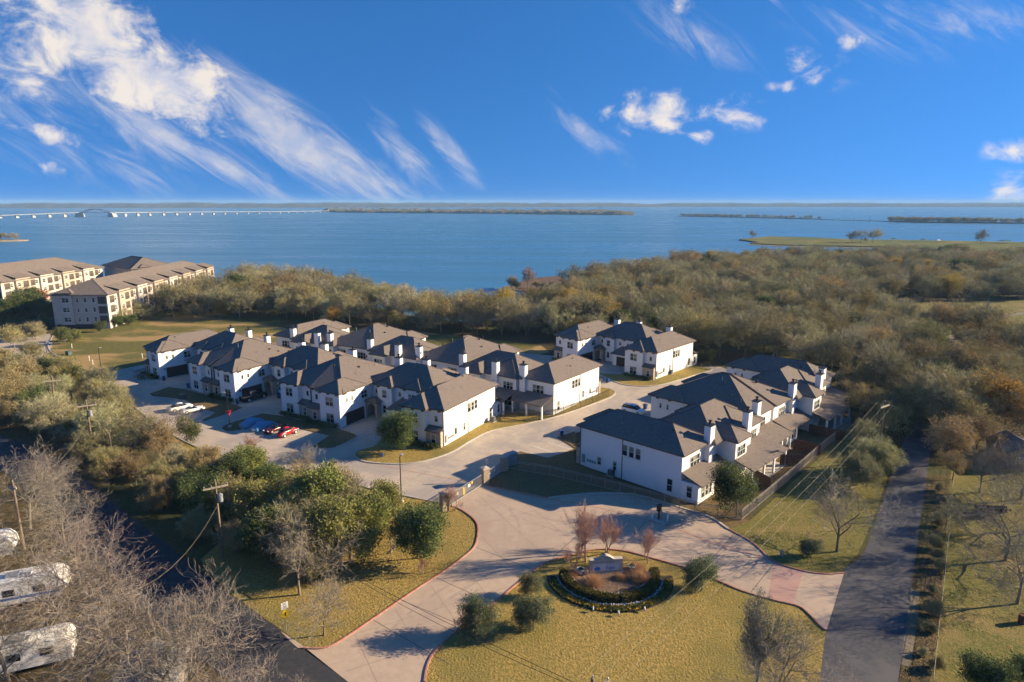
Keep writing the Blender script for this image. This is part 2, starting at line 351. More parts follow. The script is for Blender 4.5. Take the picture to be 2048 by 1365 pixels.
ribbon('side_road_apron', [(-25.58,52.82),(-20.50,50.16),(-15.93,46.59)], 4.5, .008, M_gravel)

# entrance drive outside the gate
ED_L = [(-22.12,54.82),(-19.99,52.68),(-19.19,52.33),(-17.18,52.33),(-15.83,53.52),(-13.24,57.11),(-10.12,61.52),(-7.76,64.63),(-5.53,68.03),(-4.45,70.25),(-4.19,73.34),(-4.45,75.88),(-5.40,77.90),(-7.21,80.15),(-9.08,81.47)]
ED_T = [(-4.55,87.52),(0.42,85.20),(4.97,83.14),(7.86,83.92),(11.07,84.56),(15.20,84.56),(17.99,83.77),(21.57,81.03),(25.52,77.76),(27.04,74.46),(28.87,71.06),(29.76,67.07),(32.09,65.13),(34.43,64.43),(36.56,64.63)]
ED_B = [(29.99,54.82),(29.73,55.49),(29.44,57.43),(28.92,58.66),(26.84,59.67),(24.21,61.25),(22.26,63.09),(19.56,65.53),(16.92,67.18),(13.71,69.01),(11.58,69.57),(9.39,69.46),(6.36,68.25),(4.44,67.18),(2.67,65.43),(0.53,62.52),(-1.54,59.58),(-3.65,56.96),(-5.41,54.52),(-6.31,53.16),(-7.14,51.53),(-7.46,49.79),(-7.45,48.02),(-6.95,43.93)]
drive = sheet('entrance_drive', [tuple(p) for p in spline(ED_L, 3)] + [tuple(p) for p in spline(ED_T, 3)] + [tuple(p) for p in spline(ED_B, 3)] + [(-9.24,43.93),(-14.29,48.32),(-19.62,52.95)], .020, M_conc)
sheet('pink_band', [(29.74,67.02),(31.97,65.23),(32.27,65.03),(28.56,58.99),(27.03,59.76),(26.41,60.01)], .024, M_pink, drive)
for a, b2 in (((949,1094),(1073,1138)),):
    pass
for i, (p, q) in enumerate([((-4.32,70.14),(2.44,65.23)),((4.65,67.71),(8.40,73.59)),((-8.39,63.85),(-1.99,59.16)),((-13.65,56.49),(-5.48,50.16)),((8.40,73.59),(12.64,79.43)),((-11.51,59.76),(-4.52,55.41)),((12.62,69.13),(16.98,76.28)),((20.73,64.73),(27.56,73.59)),((24.87,60.89),(29.75,66.76))]):
    ribbon('expansion_joint', [p, q], .07, .024, M_joint, drive, smooth=False)
def joint_grid(poly, ang, sp, z, parent):
    """slab joints of a paved sheet: a grid of narrow dark strips kept inside its outline"""
    c, s = math.cos(R(ang)), math.sin(R(ang)); mb = MB(); cx = sum(p[0] for p in poly)/len(poly); cy = sum(p[1] for p in poly)/len(poly)
    for ax in (0, 1):
        ux, uy = (c, s) if ax == 0 else (-s, c); vx, vy = -uy, ux
        for k in range(-30, 31):
            run = None; t0 = -110
            for i in range(221):
                t_ = t0 + i; p = (cx + vx*k*sp + ux*t_, cy + vy*k*sp + uy*t_); ins = pip(p, poly)
                if ins and run is None: run = t_
                if (not ins or i == 220) and run is not None:
                    if t_ - run > 2: mb.obox((cx + vx*k*sp + ux*run, cy + vy*k*sp + uy*run), (cx + vx*k*sp + ux*(t_-1), cy + vy*k*sp + uy*(t_-1)), .045, z - .02, z)
                    run = None
    return tag(mb.build('slab_joints', M_slabjoint, parent), kind='stuff')
M_slabjoint = mat('slab_joint', (.27,.21,.165), rough=.95)
joint_grid([(p[0], p[1]) for p in ED_L + ED_T + ED_B + [(-9.24,43.93),(-14.29,48.32),(-19.62,52.95)]], 28, 4.6, .0225, drive)
M_tyre = mat('tyre_stain', (.36,.275,.215), (.43,.33,.255), scale=.8, detail=9, rough=.9, stretch=(1.5,1.5,1))
for i, tp_ in enumerate([[(-12.00,54.23),(-8.48,60.19),(-2.80,67.39),(-0.86,73.09),(-1.57,78.31),(-5.08,82.68)],[(-10.40,53.16),(-6.84,59.33),(-0.79,66.86),(0.98,72.48),(0.07,79.01),(-3.42,84.24)],[(28.81,62.90),(21.94,69.01),(14.05,74.09),(4.89,76.94),(-1.62,81.18)],[(27.03,61.07),(20.85,67.18),(13.11,72.12),(5.36,74.34),(-0.26,78.31)]]):
    ribbon('tyre_track', tp_, .38, .0206 + .0004 * i, M_tyre, drive)
ribbon('red_lane_line', [(0.42,85.04),(4.96,82.99),(8.15,81.77),(11.50,80.30),(14.12,78.73),(19.51,75.36),(23.30,71.88),(27.17,69.13),(29.64,67.07)], .16, .025, M_red, drive)
for i, seg in enumerate([ED_L[2:], ED_T[:3], ED_B[6:-1], ED_T[9:], ED_B[:7]]):
    ribbon('red_kerb', seg, .17, 0, M_red, h=.12)
ribbon('turnaround_kerb', ED_T[2:10], .3, 0, M_kerb, h=.13)

# inside streets
ST = [(-79.96,128.77),(-62.26,110.70),(-51.42,101.52),(-40.05,95.42),(-32.06,91.96),(-23.50,87.86),(-18.83,85.53),(-12.88,82.99),(-9.08,81.47),(-4.55,87.52),(-1.30,92.71),(-0.16,97.86),(1.31,100.42),(5.74,97.45),(10.16,101.30),(11.33,109.15),(20.04,114.76),(29.04,117.62),(49.41,142.09),(53.01,152.34),(51.57,156.24),(44.62,155.74),(37.82,155.74),(31.35,160.86),(23.28,162.46),(13.99,166.87),(4.84,170.33),(-8.87,175.79),(-23.46,181.59),(-38.85,187.07),(-34.52,172.12),(-7.35,144.20),(-12.81,128.77),(-27.98,132.33),(-47.39,140.03),(-69.88,153.30),(-89.84,163.54),(-95.45,153.30),(-96.03,146.38)]
street = sheet('street', ST, .016, M_conc2)
joint_grid(ST, -29, 4.6, .0185, street)
ribbon('street_lower_kerb', [(-79.96,128.77),(-62.26,110.70),(-51.42,101.52),(-40.05,95.42),(-32.06,91.96),(-23.50,87.86),(-18.83,85.53),(-12.88,82.99)], .25, 0, M_kerb, h=.12)
ribbon('red_lane_line', [(-20.65,94.63),(-13.86,91.59),(-7.40,88.90),(-4.50,87.86)], .14, .021, M_red, street)
sheet('field_street', [(-154.40,195.89),(-143.18,197.44),(-131.30,181.59),(-122.59,166.31),(-116.55,162.46),(-114.36,162.46),(-112.96,155.74),(-107.90,144.20),(-114.22,144.20),(-132.56,163.54),(-152.19,181.59)], .016, M_conc2)
ribbon('field_street_kerb', [(-140.12,194.37),(-130.90,178.97),(-122.19,169.16),(-114.36,162.46),(-105.19,153.30)], .25, 0, M_kerb, h=.14)

def lawn(name, pts, m, h=.11, kerb=None, z=0):
    o = sheet(name, pts, h, m, thick=h + .02)
    if kerb: ribbon(name + '_kerb', kerb, .22, 0, M_kerb, h=h + .02)
    return o
K = [(-52.35,111.22),(-52.46,113.37),(-49.81,117.33),(-48.34,119.70)]
lawn('front_lawn', K + [(-44.83,118.50),(-37.39,114.48),(-31.27,111.22),(-27.24,107.89),(-27.56,105.21),(-29.98,101.52),(-33.42,101.97),(-31.90,107.64),(-38.38,111.22),(-45.67,115.60),(-48.41,116.17),(-48.77,110.18),(-50.49,109.41)], M_mulch)
ribbon('front_lawn_kerb', [(-48.77,110.18),(-50.49,109.41),(-52.35,111.22),(-52.46,113.37),(-49.81,117.33),(-48.34,119.70)], .22, 0, M_kerb, h=.13)
ribbon('front_lawn_kerb', [(-31.27,111.22),(-27.24,107.89),(-27.56,105.21),(-29.98,101.52),(-33.42,101.97)], .22, 0, M_kerb, h=.13)
lawn('middle_lawn', [(-77.04,132.86),(-76.54,135.08),(-75.65,137.91),(-72.89,136.75),(-70.38,135.61),(-64.10,131.71),(-56.72,126.07),(-53.61,123.36),(-54.13,121.30),(-57.94,114.61),(-57.39,120.39),(-60.89,122.54),(-68.61,129.45),(-75.63,131.42)], M_mulch)
CK = [(-25.31,100.40),(-25.61,99.03),(-24.27,96.81),(-21.99,95.53),(-17.93,95.02),(-15.03,95.53),(-12.26,97.33),(-9.49,100.40),(-6.68,105.63),(-3.54,110.05),(3.32,114.13),(9.18,118.50),(18.60,128.08),(21.30,131.60),(22.18,134.55),(21.22,136.85),(19.35,137.63)]
lawn('corner_lawn', [tuple(p) for p in spline(CK, 3)] + [(17.68,133.06),(7.25,118.21),(3.47,119.70),(-1.36,120.31),(-3.22,117.33),(-11.91,102.20),(-18.71,107.64),(-21.83,105.69),(-23.24,102.20)], M_lawn)
ribbon('corner_lawn_kerb', CK, .3, 0, M_kerb, h=.14)
GK = [(20.33,149.53),(20.87,148.16),(24.00,141.26),(26.75,139.02),(30.71,138.82),(34.73,140.84),(44.71,149.53),(48.82,153.30)]
lawn('back_lawn', GK + [(46.47,155.74),(43.02,156.74),(32.22,143.35),(26.48,148.62)], M_lawn)
ribbon('back_lawn_kerb', GK, .3, 0, M_kerb, h=.14)
lawn('gate_lawn', [(-1.29,91.96),(-0.16,97.45),(1.31,100.20),(5.74,97.45),(8.64,99.77),(10.16,101.30),(9.89,95.82),(17.00,87.18),(24.54,80.59),(29.15,78.31),(30.52,76.68),(27.27,74.59),(25.56,77.90),(21.60,81.18),(18.02,83.92),(15.23,84.72),(11.09,84.72),(7.87,84.08),(4.98,83.30),(0.42,85.36),(-4.42,87.69)], M_mulch, h=.09)
lawn('near_strip_lawn', [(7.80,106.66),(11.21,109.66),(11.17,105.69),(10.37,101.75),(9.30,103.80)], M_mulch)
# lawns on plain ground
sheet('entrance_lawn', [(29.99,54.82),(29.73,55.49),(29.44,57.43),(28.92,58.66),(26.84,59.67),(24.21,61.25),(22.26,63.09),(19.56,65.53),(16.92,67.18),(13.71,69.01),(11.58,69.57),(9.39,69.46),(6.36,68.25),(4.44,67.18),(2.67,65.43),(0.53,62.52),(-1.54,59.58),(-5.41,54.52),(-6.31,53.16),(-7.14,51.53),(-7.46,49.79),(-7.45,48.02),(-6.95,43.93),(24.32,43.93)], .009, M_lawn)
sheet('verge_lawn', [(30.52,76.68),(60.64,110.70),(69.06,116.17),(63.18,101.08),(53.92,87.52),(45.47,75.62),(40.21,68.68),(37.01,65.53),(36.12,64.63),(34.43,64.43),(32.09,65.13),(29.76,67.07),(28.87,71.06),(27.21,74.59)], .007, M_green)
sheet('pasture_lawn', [(72.66,101.08),(96.99,101.08),(50.38,43.93),(32.62,43.93),(42.65,57.68)], .006, M_green)
sheet('west_lawn', [(-9.05,81.18),(-7.21,80.15),(-5.40,77.90),(-4.45,75.88),(-4.19,73.34),(-4.45,70.25),(-5.53,68.03),(-7.76,64.63),(-10.12,61.52),(-13.24,57.11),(-15.83,53.52),(-17.18,52.33),(-19.19,52.33),(-20.59,53.80),(-24.96,57.27),(-31.11,62.25),(-35.65,67.39),(-34.45,75.62),(-29.10,82.68),(-18.76,85.20),(-12.84,82.68)], .007, M_lawn)
sheet('west_bank', [(-61.72,109.66),(-51.22,101.08),(-39.89,95.02),(-31.94,91.59),(-23.42,87.52),(-18.76,85.20),(-19.52,79.72),(-30.11,85.85),(-43.81,92.90),(-57.24,101.08)], .005, M_lawn)
sheet('field', [(-113.65,161.39),(-122.99,170.33),(-130.62,178.97),(-139.82,194.37),(-139.18,208.11),(-135.90,221.88),(-137.81,255.44),(-108.10,237.52),(-83.81,212.51),(-67.75,203.88),(-43.03,208.11),(8.01,181.59),(10.33,172.12),(3.42,166.31),(-36.49,175.17),(-66.37,181.59),(-84.49,153.30),(-92.85,150.92),(-99.18,149.53)], .008, M_field)
sheet('rear_yard', [(25.19,80.74),(29.05,78.03),(59.34,108.14),(68.80,128.77),(52.83,113.37),(30.07,87.52)], .011, M_mulch)
sheet('park_clearing', [(130,198),(150,188),(214,213),(224,267),(150,261),(128,235)], .02, M_green)
sheet('lawn_strip', [(105.79,155.74),(86.02,155.74),(76.53,144.20),(84.43,136.08)], .005, M_green)

# ================================================================== TOWNHOUSES
M_white = mat('white_brick', (.8,.79,.77), (.76,.75,.73), scale=3, detail=7, rough=.9, bump=.12, bscale=9, c3=(.765,.755,.735), scale3=.3)
M_ridge = mat('ridge_cap', (.1,.088,.08), rough=.95)
M_roof = mat('shingle_roof', (.15,.122,.105), (.2,.165,.143), scale=2.2, detail=9, c3=(.18,.148,.126), scale3=.4, rough=.95, spec=.15, bump=.35, bscale=7)
M_fascia = mat('dark_fascia', (.1,.075,.06), rough=.7)
M_soffit = mat('cream_soffit', (.6,.55,.45), rough=.8)
M_stone = mat('pale_stone', (.5,.41,.32), (.36,.29,.23), scale=4, detail=4, rough=.9, bump=.3)
M_door = mat('garage_door_brown', (.03,.02,.017), (.045,.03,.024), scale=4, rough=.6, stretch=(1,1,4))
M_frame = mat('window_frame_white', (.68,.67,.62), rough=.6)
M_metal_d = mat('dark_metal', (.02,.02,.022), rough=.5)
M_grey = mat('grey_metal', (.3,.31,.32), (.25,.26,.27), rough=.5)
M_patio = mat('patio_slab', (.5,.45,.4), (.44,.4,.35), scale=2, rough=.9)
M_woodf = mat('cedar_fence', (.1,.05,.032), (.14,.075,.045), scale=4, stretch=(3,3,.5), rough=.85)
M_blue_bin = mat('blue_plastic', (.02,.06,.2), rough=.5)
def pane_mat(name, dark, blind):
    m = bpy.data.materials.new(name); m.use_nodes = True; nt = m.node_tree; b = nt.nodes['Principled BSDF']; L = nt.links
    oi = nt.nodes.new('ShaderNodeObjectInfo'); tcn = nt.nodes.new('ShaderNodeTexCoord'); sp = nt.nodes.new('ShaderNodeSeparateXYZ'); L.new(tcn.outputs['Generated'], sp.inputs[0])
    gt = nt.nodes.new('ShaderNodeMath'); gt.operation = 'GREATER_THAN'; L.new(sp.outputs[2], gt.inputs[0])
    mr = nt.nodes.new('ShaderNodeMapRange'); L.new(oi.outputs['Random'], mr.inputs[0]); mr.inputs[3].default_value = .2; mr.inputs[4].default_value = 1.25; L.new(mr.outputs[0], gt.inputs[1])
    mx = nt.nodes.new('ShaderNodeMix'); mx.data_type = 'RGBA'; L.new(gt.outputs[0], mx.inputs[0]); mx.inputs[6].default_value = (*dark, 1); mx.inputs[7].default_value = (*blind, 1); L.new(mx.outputs[2], b.inputs['Base Color'])
    b.inputs['Roughness'].default_value = .08; b.inputs['Specular IOR Level'].default_value = .6
    return m
M_pane = pane_mat('window_glass', (.02,.024,.026), (.22,.23,.18))

MESHC = {}
def cached(key, fn):
    if key not in MESHC: MESHC[key] = fn()
    return MESHC[key]
FACE = {'F': 0, 'R': R(90), 'B': R(180), 'L': R(270)}
def window(root, face, u, v, z, w, h, nx=2, rails=1):
    """window on a wall: frame part with its panes as sub-parts; (u, v) is the middle on the wall face, z the sill"""
    def fr():
        mb = MB(); t = .085; d0, d1 = -.06, .02
        mb.box(-w/2-.02, w/2+.02, d0, d1, 0, t); mb.box(-w/2-.02, w/2+.02, d0, d1, h - t, h)
        for i in range(nx + 1):
            x = -w/2 + i * w / nx; ww = t * (1 if i in (0, nx) else .75); x = min(max(x, -w/2 + ww/2), w/2 - ww/2)
            mb.box(x - ww/2, x + ww/2, d0 - .003, d1, .002, h - .002)
        if rails: mb.box(-w/2, w/2, d0 + .01, d1, h * .5 - .03, h * .5 + .03)
        mb.box(-w/2 - .1, w/2 + .1, -.1, d1, -.09, -.002)
        return mb.mesh('window', M_frame)
    def pn():
        mb = MB(); x0, x1 = -w/2/nx + .04, w/2/nx - .04; mb.add([(x0,-.018,.06),(x1,-.018,.06),(x1,-.018,h-.06),(x0,-.018,h-.06),(x0,.01,.06),(x1,.01,.06),(x1,.01,h-.06),(x0,.01,h-.06)], [(0,1,2,3),(5,4,7,6),(0,3,7,4),(1,5,6,2),(3,2,6,7),(0,4,5,1)]); return mb.mesh('pane', M_pane)
    o = link('window', cached(('w', w, h, nx, rails), fr), root, (u, v, z), FACE[face])
    for i in range(nx): link('pane', cached(('p', w, h, nx), pn), o, (-w/2 + (i + .5) * w / nx, 0, 0))
    return o

def hip(mb, u0, u1, v0, v1, z, s, oh=.55, half=None, th=.2, low=None):
    """hip roof over a rectangle; half='L'/'R' puts the ridge on that side (shared with the neighbour block)"""
    a0, a1, b0, b1 = u0 - oh, u1 + oh, v0 - oh, v1 + oh
    if half == 'L': a0 = u0
    if half == 'R': a1 = u1
    w, d = a1 - a0, b1 - b0; zb, zt = z, z + th
    base = [(a0,b0,zb),(a1,b0,zb),(a1,b1,zb),(a0,b1,zb),(a0,b0,zt),(a1,b0,zt),(a1,b1,zt),(a0,b1,zt)]
    sides = [(0,3,2,1)]
    mb.add(base, sides, 2); mb.add(base, [(0,1,5,4),(1,2,6,5),(2,3,7,6),(3,0,4,7)], 1)
    q = base[4:]
    def caps(segs):
        for p_, q_ in segs: mb.tube([(p_[0], p_[1], p_[2] + .01), (q_[0], q_[1], q_[2] + .01)], .07, 4, 3, False)
    if half:
        rise = min(w, d / 2) * s; r = min(w, d / 2); x = a0 if half == 'L' else a1
        r0, r1 = (x, b0 + r, zt + rise), (x, b1 - r, zt + rise); o_ = 1 if half == 'L' else 0; caps([(r0, r1), (q[o_], r0), (q[2 if o_ else 3], r1)])
        if half == 'R': mb.add(q + [r0, r1], [(0,1,4),(2,3,5),(3,0,4,5),(1,2,5,4)])
        else: mb.add(q + [r0, r1], [(0,1,4),(2,3,5),(1,2,5,4),(3,0,4,5)])
    elif w < d:
        r = w / 2; r0, r1 = (a0 + r, b0 + r, zt + r * s), (a0 + r, b1 - r, zt + r * s)
        mb.add(q + [r0, r1], [(0,1,4),(1,2,5,4),(2,3,5),(3,0,4,5)]); caps([(r0, r1), (q[0], r0), (q[1], r0), (q[2], r1), (q[3], r1)])
    else:
        r = d / 2; r0, r1 = (a0 + r, b0 + r, zt + r * s), (a1 - r, b0 + r, zt + r * s)
        mb.add(q + [r0, r1], [(0,1,5,4),(1,2,5),(2,3,4,5),(3,0,4)]); caps([(r0, r1), (q[0], r0), (q[3], r0), (q[1], r1), (q[2], r1)])
def shed(mb, u0, u1, v0, v1, z0, z1, th=.16, axis='v'):
    """sloping slab from height z0 at v0 to z1 at v1"""
    vs = [(u0,v0,z0),(u1,v0,z0),(u1,v1,z1),(u0,v1,z1)]; vs += [(x,y,z+th) for x,y,z in vs]
    mb.add(vs, [(4,5,6,7)], 0); mb.add(vs, [(0,1,5,4),(1,2,6,5),(2,3,7,6),(3,0,4,7)], 1); mb.add(vs, [(0,3,2,1)], 2)
ROOFM = None
def block(pos, ang, label, W=29.5, jl=False, jr=False, rear=True, seed=0):
    """a terrace of three townhouses; pos = right front corner, ang = direction of the front line (left to right)"""
    global ROOFM
    ROOFM = [M_roof, M_fascia, M_soffit, M_ridge]
    a = R(ang); loc = (pos[0] - W * math.cos(a), pos[1] - W * math.sin(a), 0)
    t = thing('townhouse_block', loc, a, label, 'townhouse', 'white townhouse blocks')
    rr = random.Random(seed); E = 6.3
    C0, C1 = 7.8, W - 7.8
    for s in (0, 1):                                  # two wings
        m = (lambda u: u) if s == 0 else (lambda u: W - u)
        def bx(mb, u0, u1, *k): mb.box(min(m(u0), m(u1)), max(m(u0), m(u1)), *k)
        mb = MB(); bx(mb, .02, 7.8, .95, 18.3, 0, E); bx(mb, 3.0, 7.795, 0, 1.2, 0, E + .01); mb.build('wing_wall', M_white, t)
        mb = MB(); bx(mb, .06, 2.995, .12, 1.0, 0, 2.75); mb.build('stone_bay', M_stone, t)
        mb = MB(); u0, u1 = sorted((m(-.1), m(2.99))); shed(mb, u0, u1, -.35, .97, 2.72, 3.35); mb.build('bay_roof', ROOFM, t)
        half = ('L' if jl else None) if s == 0 else ('R' if jr else None)
        mb = MB(); u0, u1 = sorted((m(0), m(7.8))); hip(mb, u0, u1, 1.0, 18.3, E + .012 * s, .48 if half else .56, half=half)
        rf = mb.build('wing_roof', ROOFM, t)
        mb = MB(); u0, u1 = sorted((m(3.05), m(7.74))); hip(mb, u0, u1, .02, 6.5, E + .005, .56); mb.build('front_roof', ROOFM, t)
        for k in range(5):                            # roof vents and pipes
            uu = m(1.5 + 5 * rr.random()); vv = 5 + 11 * rr.random()
            base = E + .2 + .56 * (min(m(uu) if s == 0 else W - uu, 7.8 - (uu if s == 0 else W - uu)) + .3 if not half else 7.8 - (uu if s == 0 else W - uu))
            mb = MB(); mb.lathe([(.05, -.3), (.05, .45), (.08, .46), (.08, .52)] if k % 2 else [(.16, -.3), (.16, .12), (.22, .13), (.16, .26)], n=8); mb.build('roof_vent', M_grey if k % 2 else M_metal_d, t, (uu, vv, base))
        window(t, 'F', m(5.4), 0, 3.75, 1.9, 1.75); window(t, 'F', m(5.4), 0, .55, 1.9, 1.85)
        window(t, 'F', m(1.5), .12, .6, .95, 1.6, 1); window(t, 'F', m(1.4), .95, 4.15, .75, 1.1, 1, 0)
        side = 'L' if s == 0 else 'R'
        if not (jl if s == 0 else jr):                # free end wall
            uu = m(.02)
            for k in (-1, 0, 1): window(t, side, uu, 10.2 + k * 1.12, 3.7, .95, 1.75, 1)
            window(t, side, uu, 7.4, .9, .7, 1.5, 1); window(t, side, uu, 16.6, .5, .95, 2.0, 1); window(t, side, uu, 4.6, 1.0, .8, 1.3, 1, 0)
            mb = MB(); x = uu + (-.02 if s == 0 else .02)
            for k in range(4): mb.box(x - .09, x + .09, 2.3 + k * .45, 2.6 + k * .45, .95, 1.35)
            mb.box(x - .12, x + .12, 1.35, 1.9, .6, 1.9); mb.build('meter_panel', M_grey, t)
            mb = MB(); mb.box(x - .05, x + .05, 8.6, 8.72, 0, E); mb.build('downspout', M_fascia, t)
            mb = MB(); mb.box(x - .06, x + .06, .9, 1.0, 0, E); mb.build('downspout', M_fascia, t)
        else:
            mb = MB(); uu = m(.12); mb.box(uu - .07, uu + .07, .76, .9, 0, E); mb.build('downspout', M_metal_d, t)
        window(t, 'B', m(3.6), 18.3, 3.75, 2.7, 1.7, 3)
        # chimney on the rear wall
        uc = m(6.9); mb = MB(); mb.box(uc - .65, uc + .65, 18.1, 19.1, 0, E + 2.7); ch = mb.build('chimney', M_white, t)
        mb = MB(); mb.box(uc - .75, uc + .75, 18.0, 19.2, E + 2.7, E + 2.82); mb.lathe([(.16, 0), (.16, .45), (.3, .5), (.3, .6), (.05, .7)], (uc, 18.6, E + 2.82), 8); mb.build('chimney_cap', M_metal_d, ch)
    # side garage on the left wing's court wall
    mb = MB(); mb.box(7.79, 7.84, 1.5, 6.4, .02, 2.35)
    for k in range(4): mb.box(7.835, 7.86, 1.55, 6.35, .08 + k * .57, .58 + k * .57)
    mb.build('garage_door', M_door, t)
    window(t, 'R', 7.8, 1.9, 4.3, .55, 1.0, 1, 0); window(t, 'R', 7.8, 3.3, 4.3, .55, 1.0, 1, 0); window(t, 'R', 7.8, 6.6, 3.9, 1.7, 1.5)
    window(t, 'L', C1, 3.2, 4.3, .6, 1.0, 1, 0); window(t, 'L', C1, 4.8, 4.0, 1.2, 1.4)
    # centre
    mb = MB(); mb.box(C0 - .03, C1 + .03, 9.1, 18.5, 0, E - .01); mb.box(9.7, 13.0, 8.25, 9.3, 0, E - .02); mb.box(15.6, 19.3, 8.6, 9.3, 3.2, E - .03); mb.build('centre_wall', M_white, t)
    mb = MB(); hip(mb, C0 - .5, C1 + .5, 9.0, 19.2, E - .03, .565); mb.build('centre_roof', ROOFM, t)
    mb = MB(); hip(mb, 9.7, 13.0, 8.25, 13.5, E - .045, .58, oh=.45); mb.build('bay_roof', ROOFM, t)
    mb = MB(); hip(mb, 15.6, 19.3, 8.6, 14, E - .055, .58, oh=.45); mb.build('bay_roof', ROOFM, t)
    window(t, 'F', 11.3, 8.25, 3.9, 1.1, 1.6, 1); window(t, 'F', 11.3, 8.25, .9, .9, 1.6, 1); window(t, 'F', 8.8, 9.1, 4.3, .6, 1.0, 1, 0); window(t, 'F', 14.3, 9.1, 4.4, .7, 1.0, 1, 0); window(t, 'F', 17.4, 8.6, 4.0, 1.7, 1.4)
    # front garage with its lean-to roof
    mb = MB(); mb.box(14.2, C1 + .02, 6.0, 9.3, 0, 2.85); mb.build('garage_wall', M_white, t)
    mb = MB(); u0, u1 = 13.75, C1; vs = [(u0,5.5,2.85),(u1,5.5,2.85),(u1,9.12,4.35),(u0+1.4,9.12,4.35),(u0,9.12,2.86)]; vs += [(x,y,z+.16) for x,y,z in vs]
    mb.add(vs, [(5,6,7,8),(5,8,9)], 0); mb.add(vs, [(0,1,6,5),(1,2,7,6),(4,0,5,9),(3,4,9,8)], 1); mb.add(vs, [(0,4,3,2,1)], 2); mb.build('garage_roof', ROOFM, t)
    mb = MB(); mb.box(15.4, 20.4, 5.95, 6.02, .02, 2.3)
    for k in range(4): mb.box(15.45, 20.35, 5.92, 5.96, .08 + k * .56, .57 + k * .56)
    mb.build('garage_door', M_door, t)
    # arched stone porch in the corner of the court
    mb = MB(); mb.box(7.805, 8.15, 6.95, 9.08, 0, 3.1); mb.box(10.1, 10.45, 6.95, 8.24, 0, 3.1)
    n = 8; arc = [(9.12 + .95 * math.cos(math.pi * k / n), 2.0 + .85 * math.sin(math.pi * k / n)) for k in range(n + 1)]
    for (x0, z0), (x1, z1) in zip(arc[:-1], arc[1:]):
        vs = [(x0,6.95,z0),(x1,6.95,z1),(x1,6.95,3.1),(x0,6.95,3.1),(x0,7.3,z0),(x1,7.3,z1),(x1,7.3,3.1),(x0,7.3,3.1)]; mb.add(vs, [(0,1,2,3)[::-1],(4,5,6,7),(0,4,5,1)])
    mb.build('arched_porch', M_stone, t)
    mb = MB(); hip(mb, 7.85, 10.45, 6.9, 8.9, 3.1, .5, oh=.35, th=.14); mb.build('porch_roof', ROOFM, t)
    mb = MB(); mb.box(8.6, 9.6, 9.04, 9.12, .05, 2.3); mb.build('front_door', M_door, t)
    # rear of the middle house
    r1, r0 = W - 9.9, W - 13.7
    mb = MB(); mb.box(r0, r1, 18.2, 21.3, 0, E - .04); mb.box(W - 21.5, r0 + .1, 18.2, 19.6, 0, E - .05); mb.build('rear_wall', M_white, t)
    mb = MB(); hip(mb, r0, r1, 14, 21.3, E - .02, .62); mb.build('rear_roof', ROOFM, t)
    mb = MB(); hip(mb, W - 21.5, r0 + .2, 12, 19.6, E - .065, .55); mb.build('rear_roof', ROOFM, t)
    window(t, 'B', (r0 + r1) / 2, 21.3, 3.75, 2.6, 1.7, 3); window(t, 'B', W - 19.6, 19.6, 3.75, 2.5, 1.6, 3); window(t, 'B', W - 19.5, 19.6, .5, 2.4, 1.9, 2)
    uc = W - 16.6; mb = MB(); mb.box(uc - .65, uc + .65, 19.3, 20.3, 0, E + 2.7); ch = mb.build('chimney', M_white, t)
    mb = MB(); mb.box(uc - .75, uc + .75, 19.2, 20.4, E + 2.7, E + 2.82); mb.lathe([(.16, 0), (.16, .45), (.3, .5), (.3, .6), (.05, .7)], (uc, 19.8, E + 2.82), 8); mb.build('chimney_cap', M_metal_d, ch)
    # one-storey garden rooms and porches
    mb = MB(); mb.box(W - 4.7, W - .04, 18.2, 20.9, 0, 2.7); mb.build('garden_room', M_white, t)
    mb = MB(); shed(mb, W - 9.85, W + .1, 18.32, 21.5, 3.75, 2.6); mb.build('garden_room_roof', ROOFM, t)
    for k in (-1, 0, 1): window(t, 'B', W - 2.4 + k * 1.05, 20.9, .55, .85, 1.75, 1)
    window(t, 'R', W - .04, 19.6, .55, .9, 1.75, 1)
    mb = MB(); shed(mb, W - 22, r0 - .02, 19.62, 24.4, 3.75, 2.65); mb.build('porch_roof', ROOFM, t)
    mb = MB(); shed(mb, r0, r1 + .2, 21.32, 24.3, 3.55, 2.62); mb.build('porch_roof', ROOFM, t)
    mb = MB(); shed(mb, 0, 7.4, 18.32, 22.3, 3.75, 2.65); mb.build('porch_roof', ROOFM, t)
    for u, v in ((W - 21.8, 24), (W - 17.5, 24), (r0 - .2, 24), (r1, 23.9), (.3, 21.9), (3.8, 21.9), (7.1, 21.9), (W - 9.6, 21.1)):
        mb = MB(); mb.box(u - .14, u + .14, v - .14, v + .14, 0, 2.72); mb.build('porch_post', M_white, t)
    mb = MB(); mb.box(W - 22, r1 + .2, 19.6, 24.3, 0, .1); mb.box(.1, 7.3, 18.3, 22.2, 0, .1); mb.build('patio_slab', M_patio, t)
    # dark brackets under the eaves
    mb = MB()
    for s in (0, 1):
        m = (lambda u: u) if s == 0 else (lambda u: W - u)
        for uu in (3.2, 3.5, 5.2, 5.5, 7.2, 7.5): mb.box(m(uu) - .06, m(uu) + .06, -.4, .01, E - .3, E - .01)
        for uu in (.5, .8, 2.4): mb.box(m(uu) - .06, m(uu) + .06, .5, .96, E - .3, E - .01)
        for vv in (1.2, 1.5, 3.6, 3.9): mb.box(min(m(7.79), m(8.2)), max(m(7.79), m(8.2)), vv - .06, vv + .06, E - .3, E - .01)
    for uu in (9.9, 10.2, 12.5, 12.8): mb.box(uu - .06, uu + .06, 7.85, 8.26, E - .35, E - .06)
    for uu in (15.8, 16.1, 18.8, 19.1): mb.box(uu - .06, uu + .06, 8.2, 8.61, E - .36, E - .07)
    tag(mb.build('eave_brackets', M_fascia, t), kind='stuff')
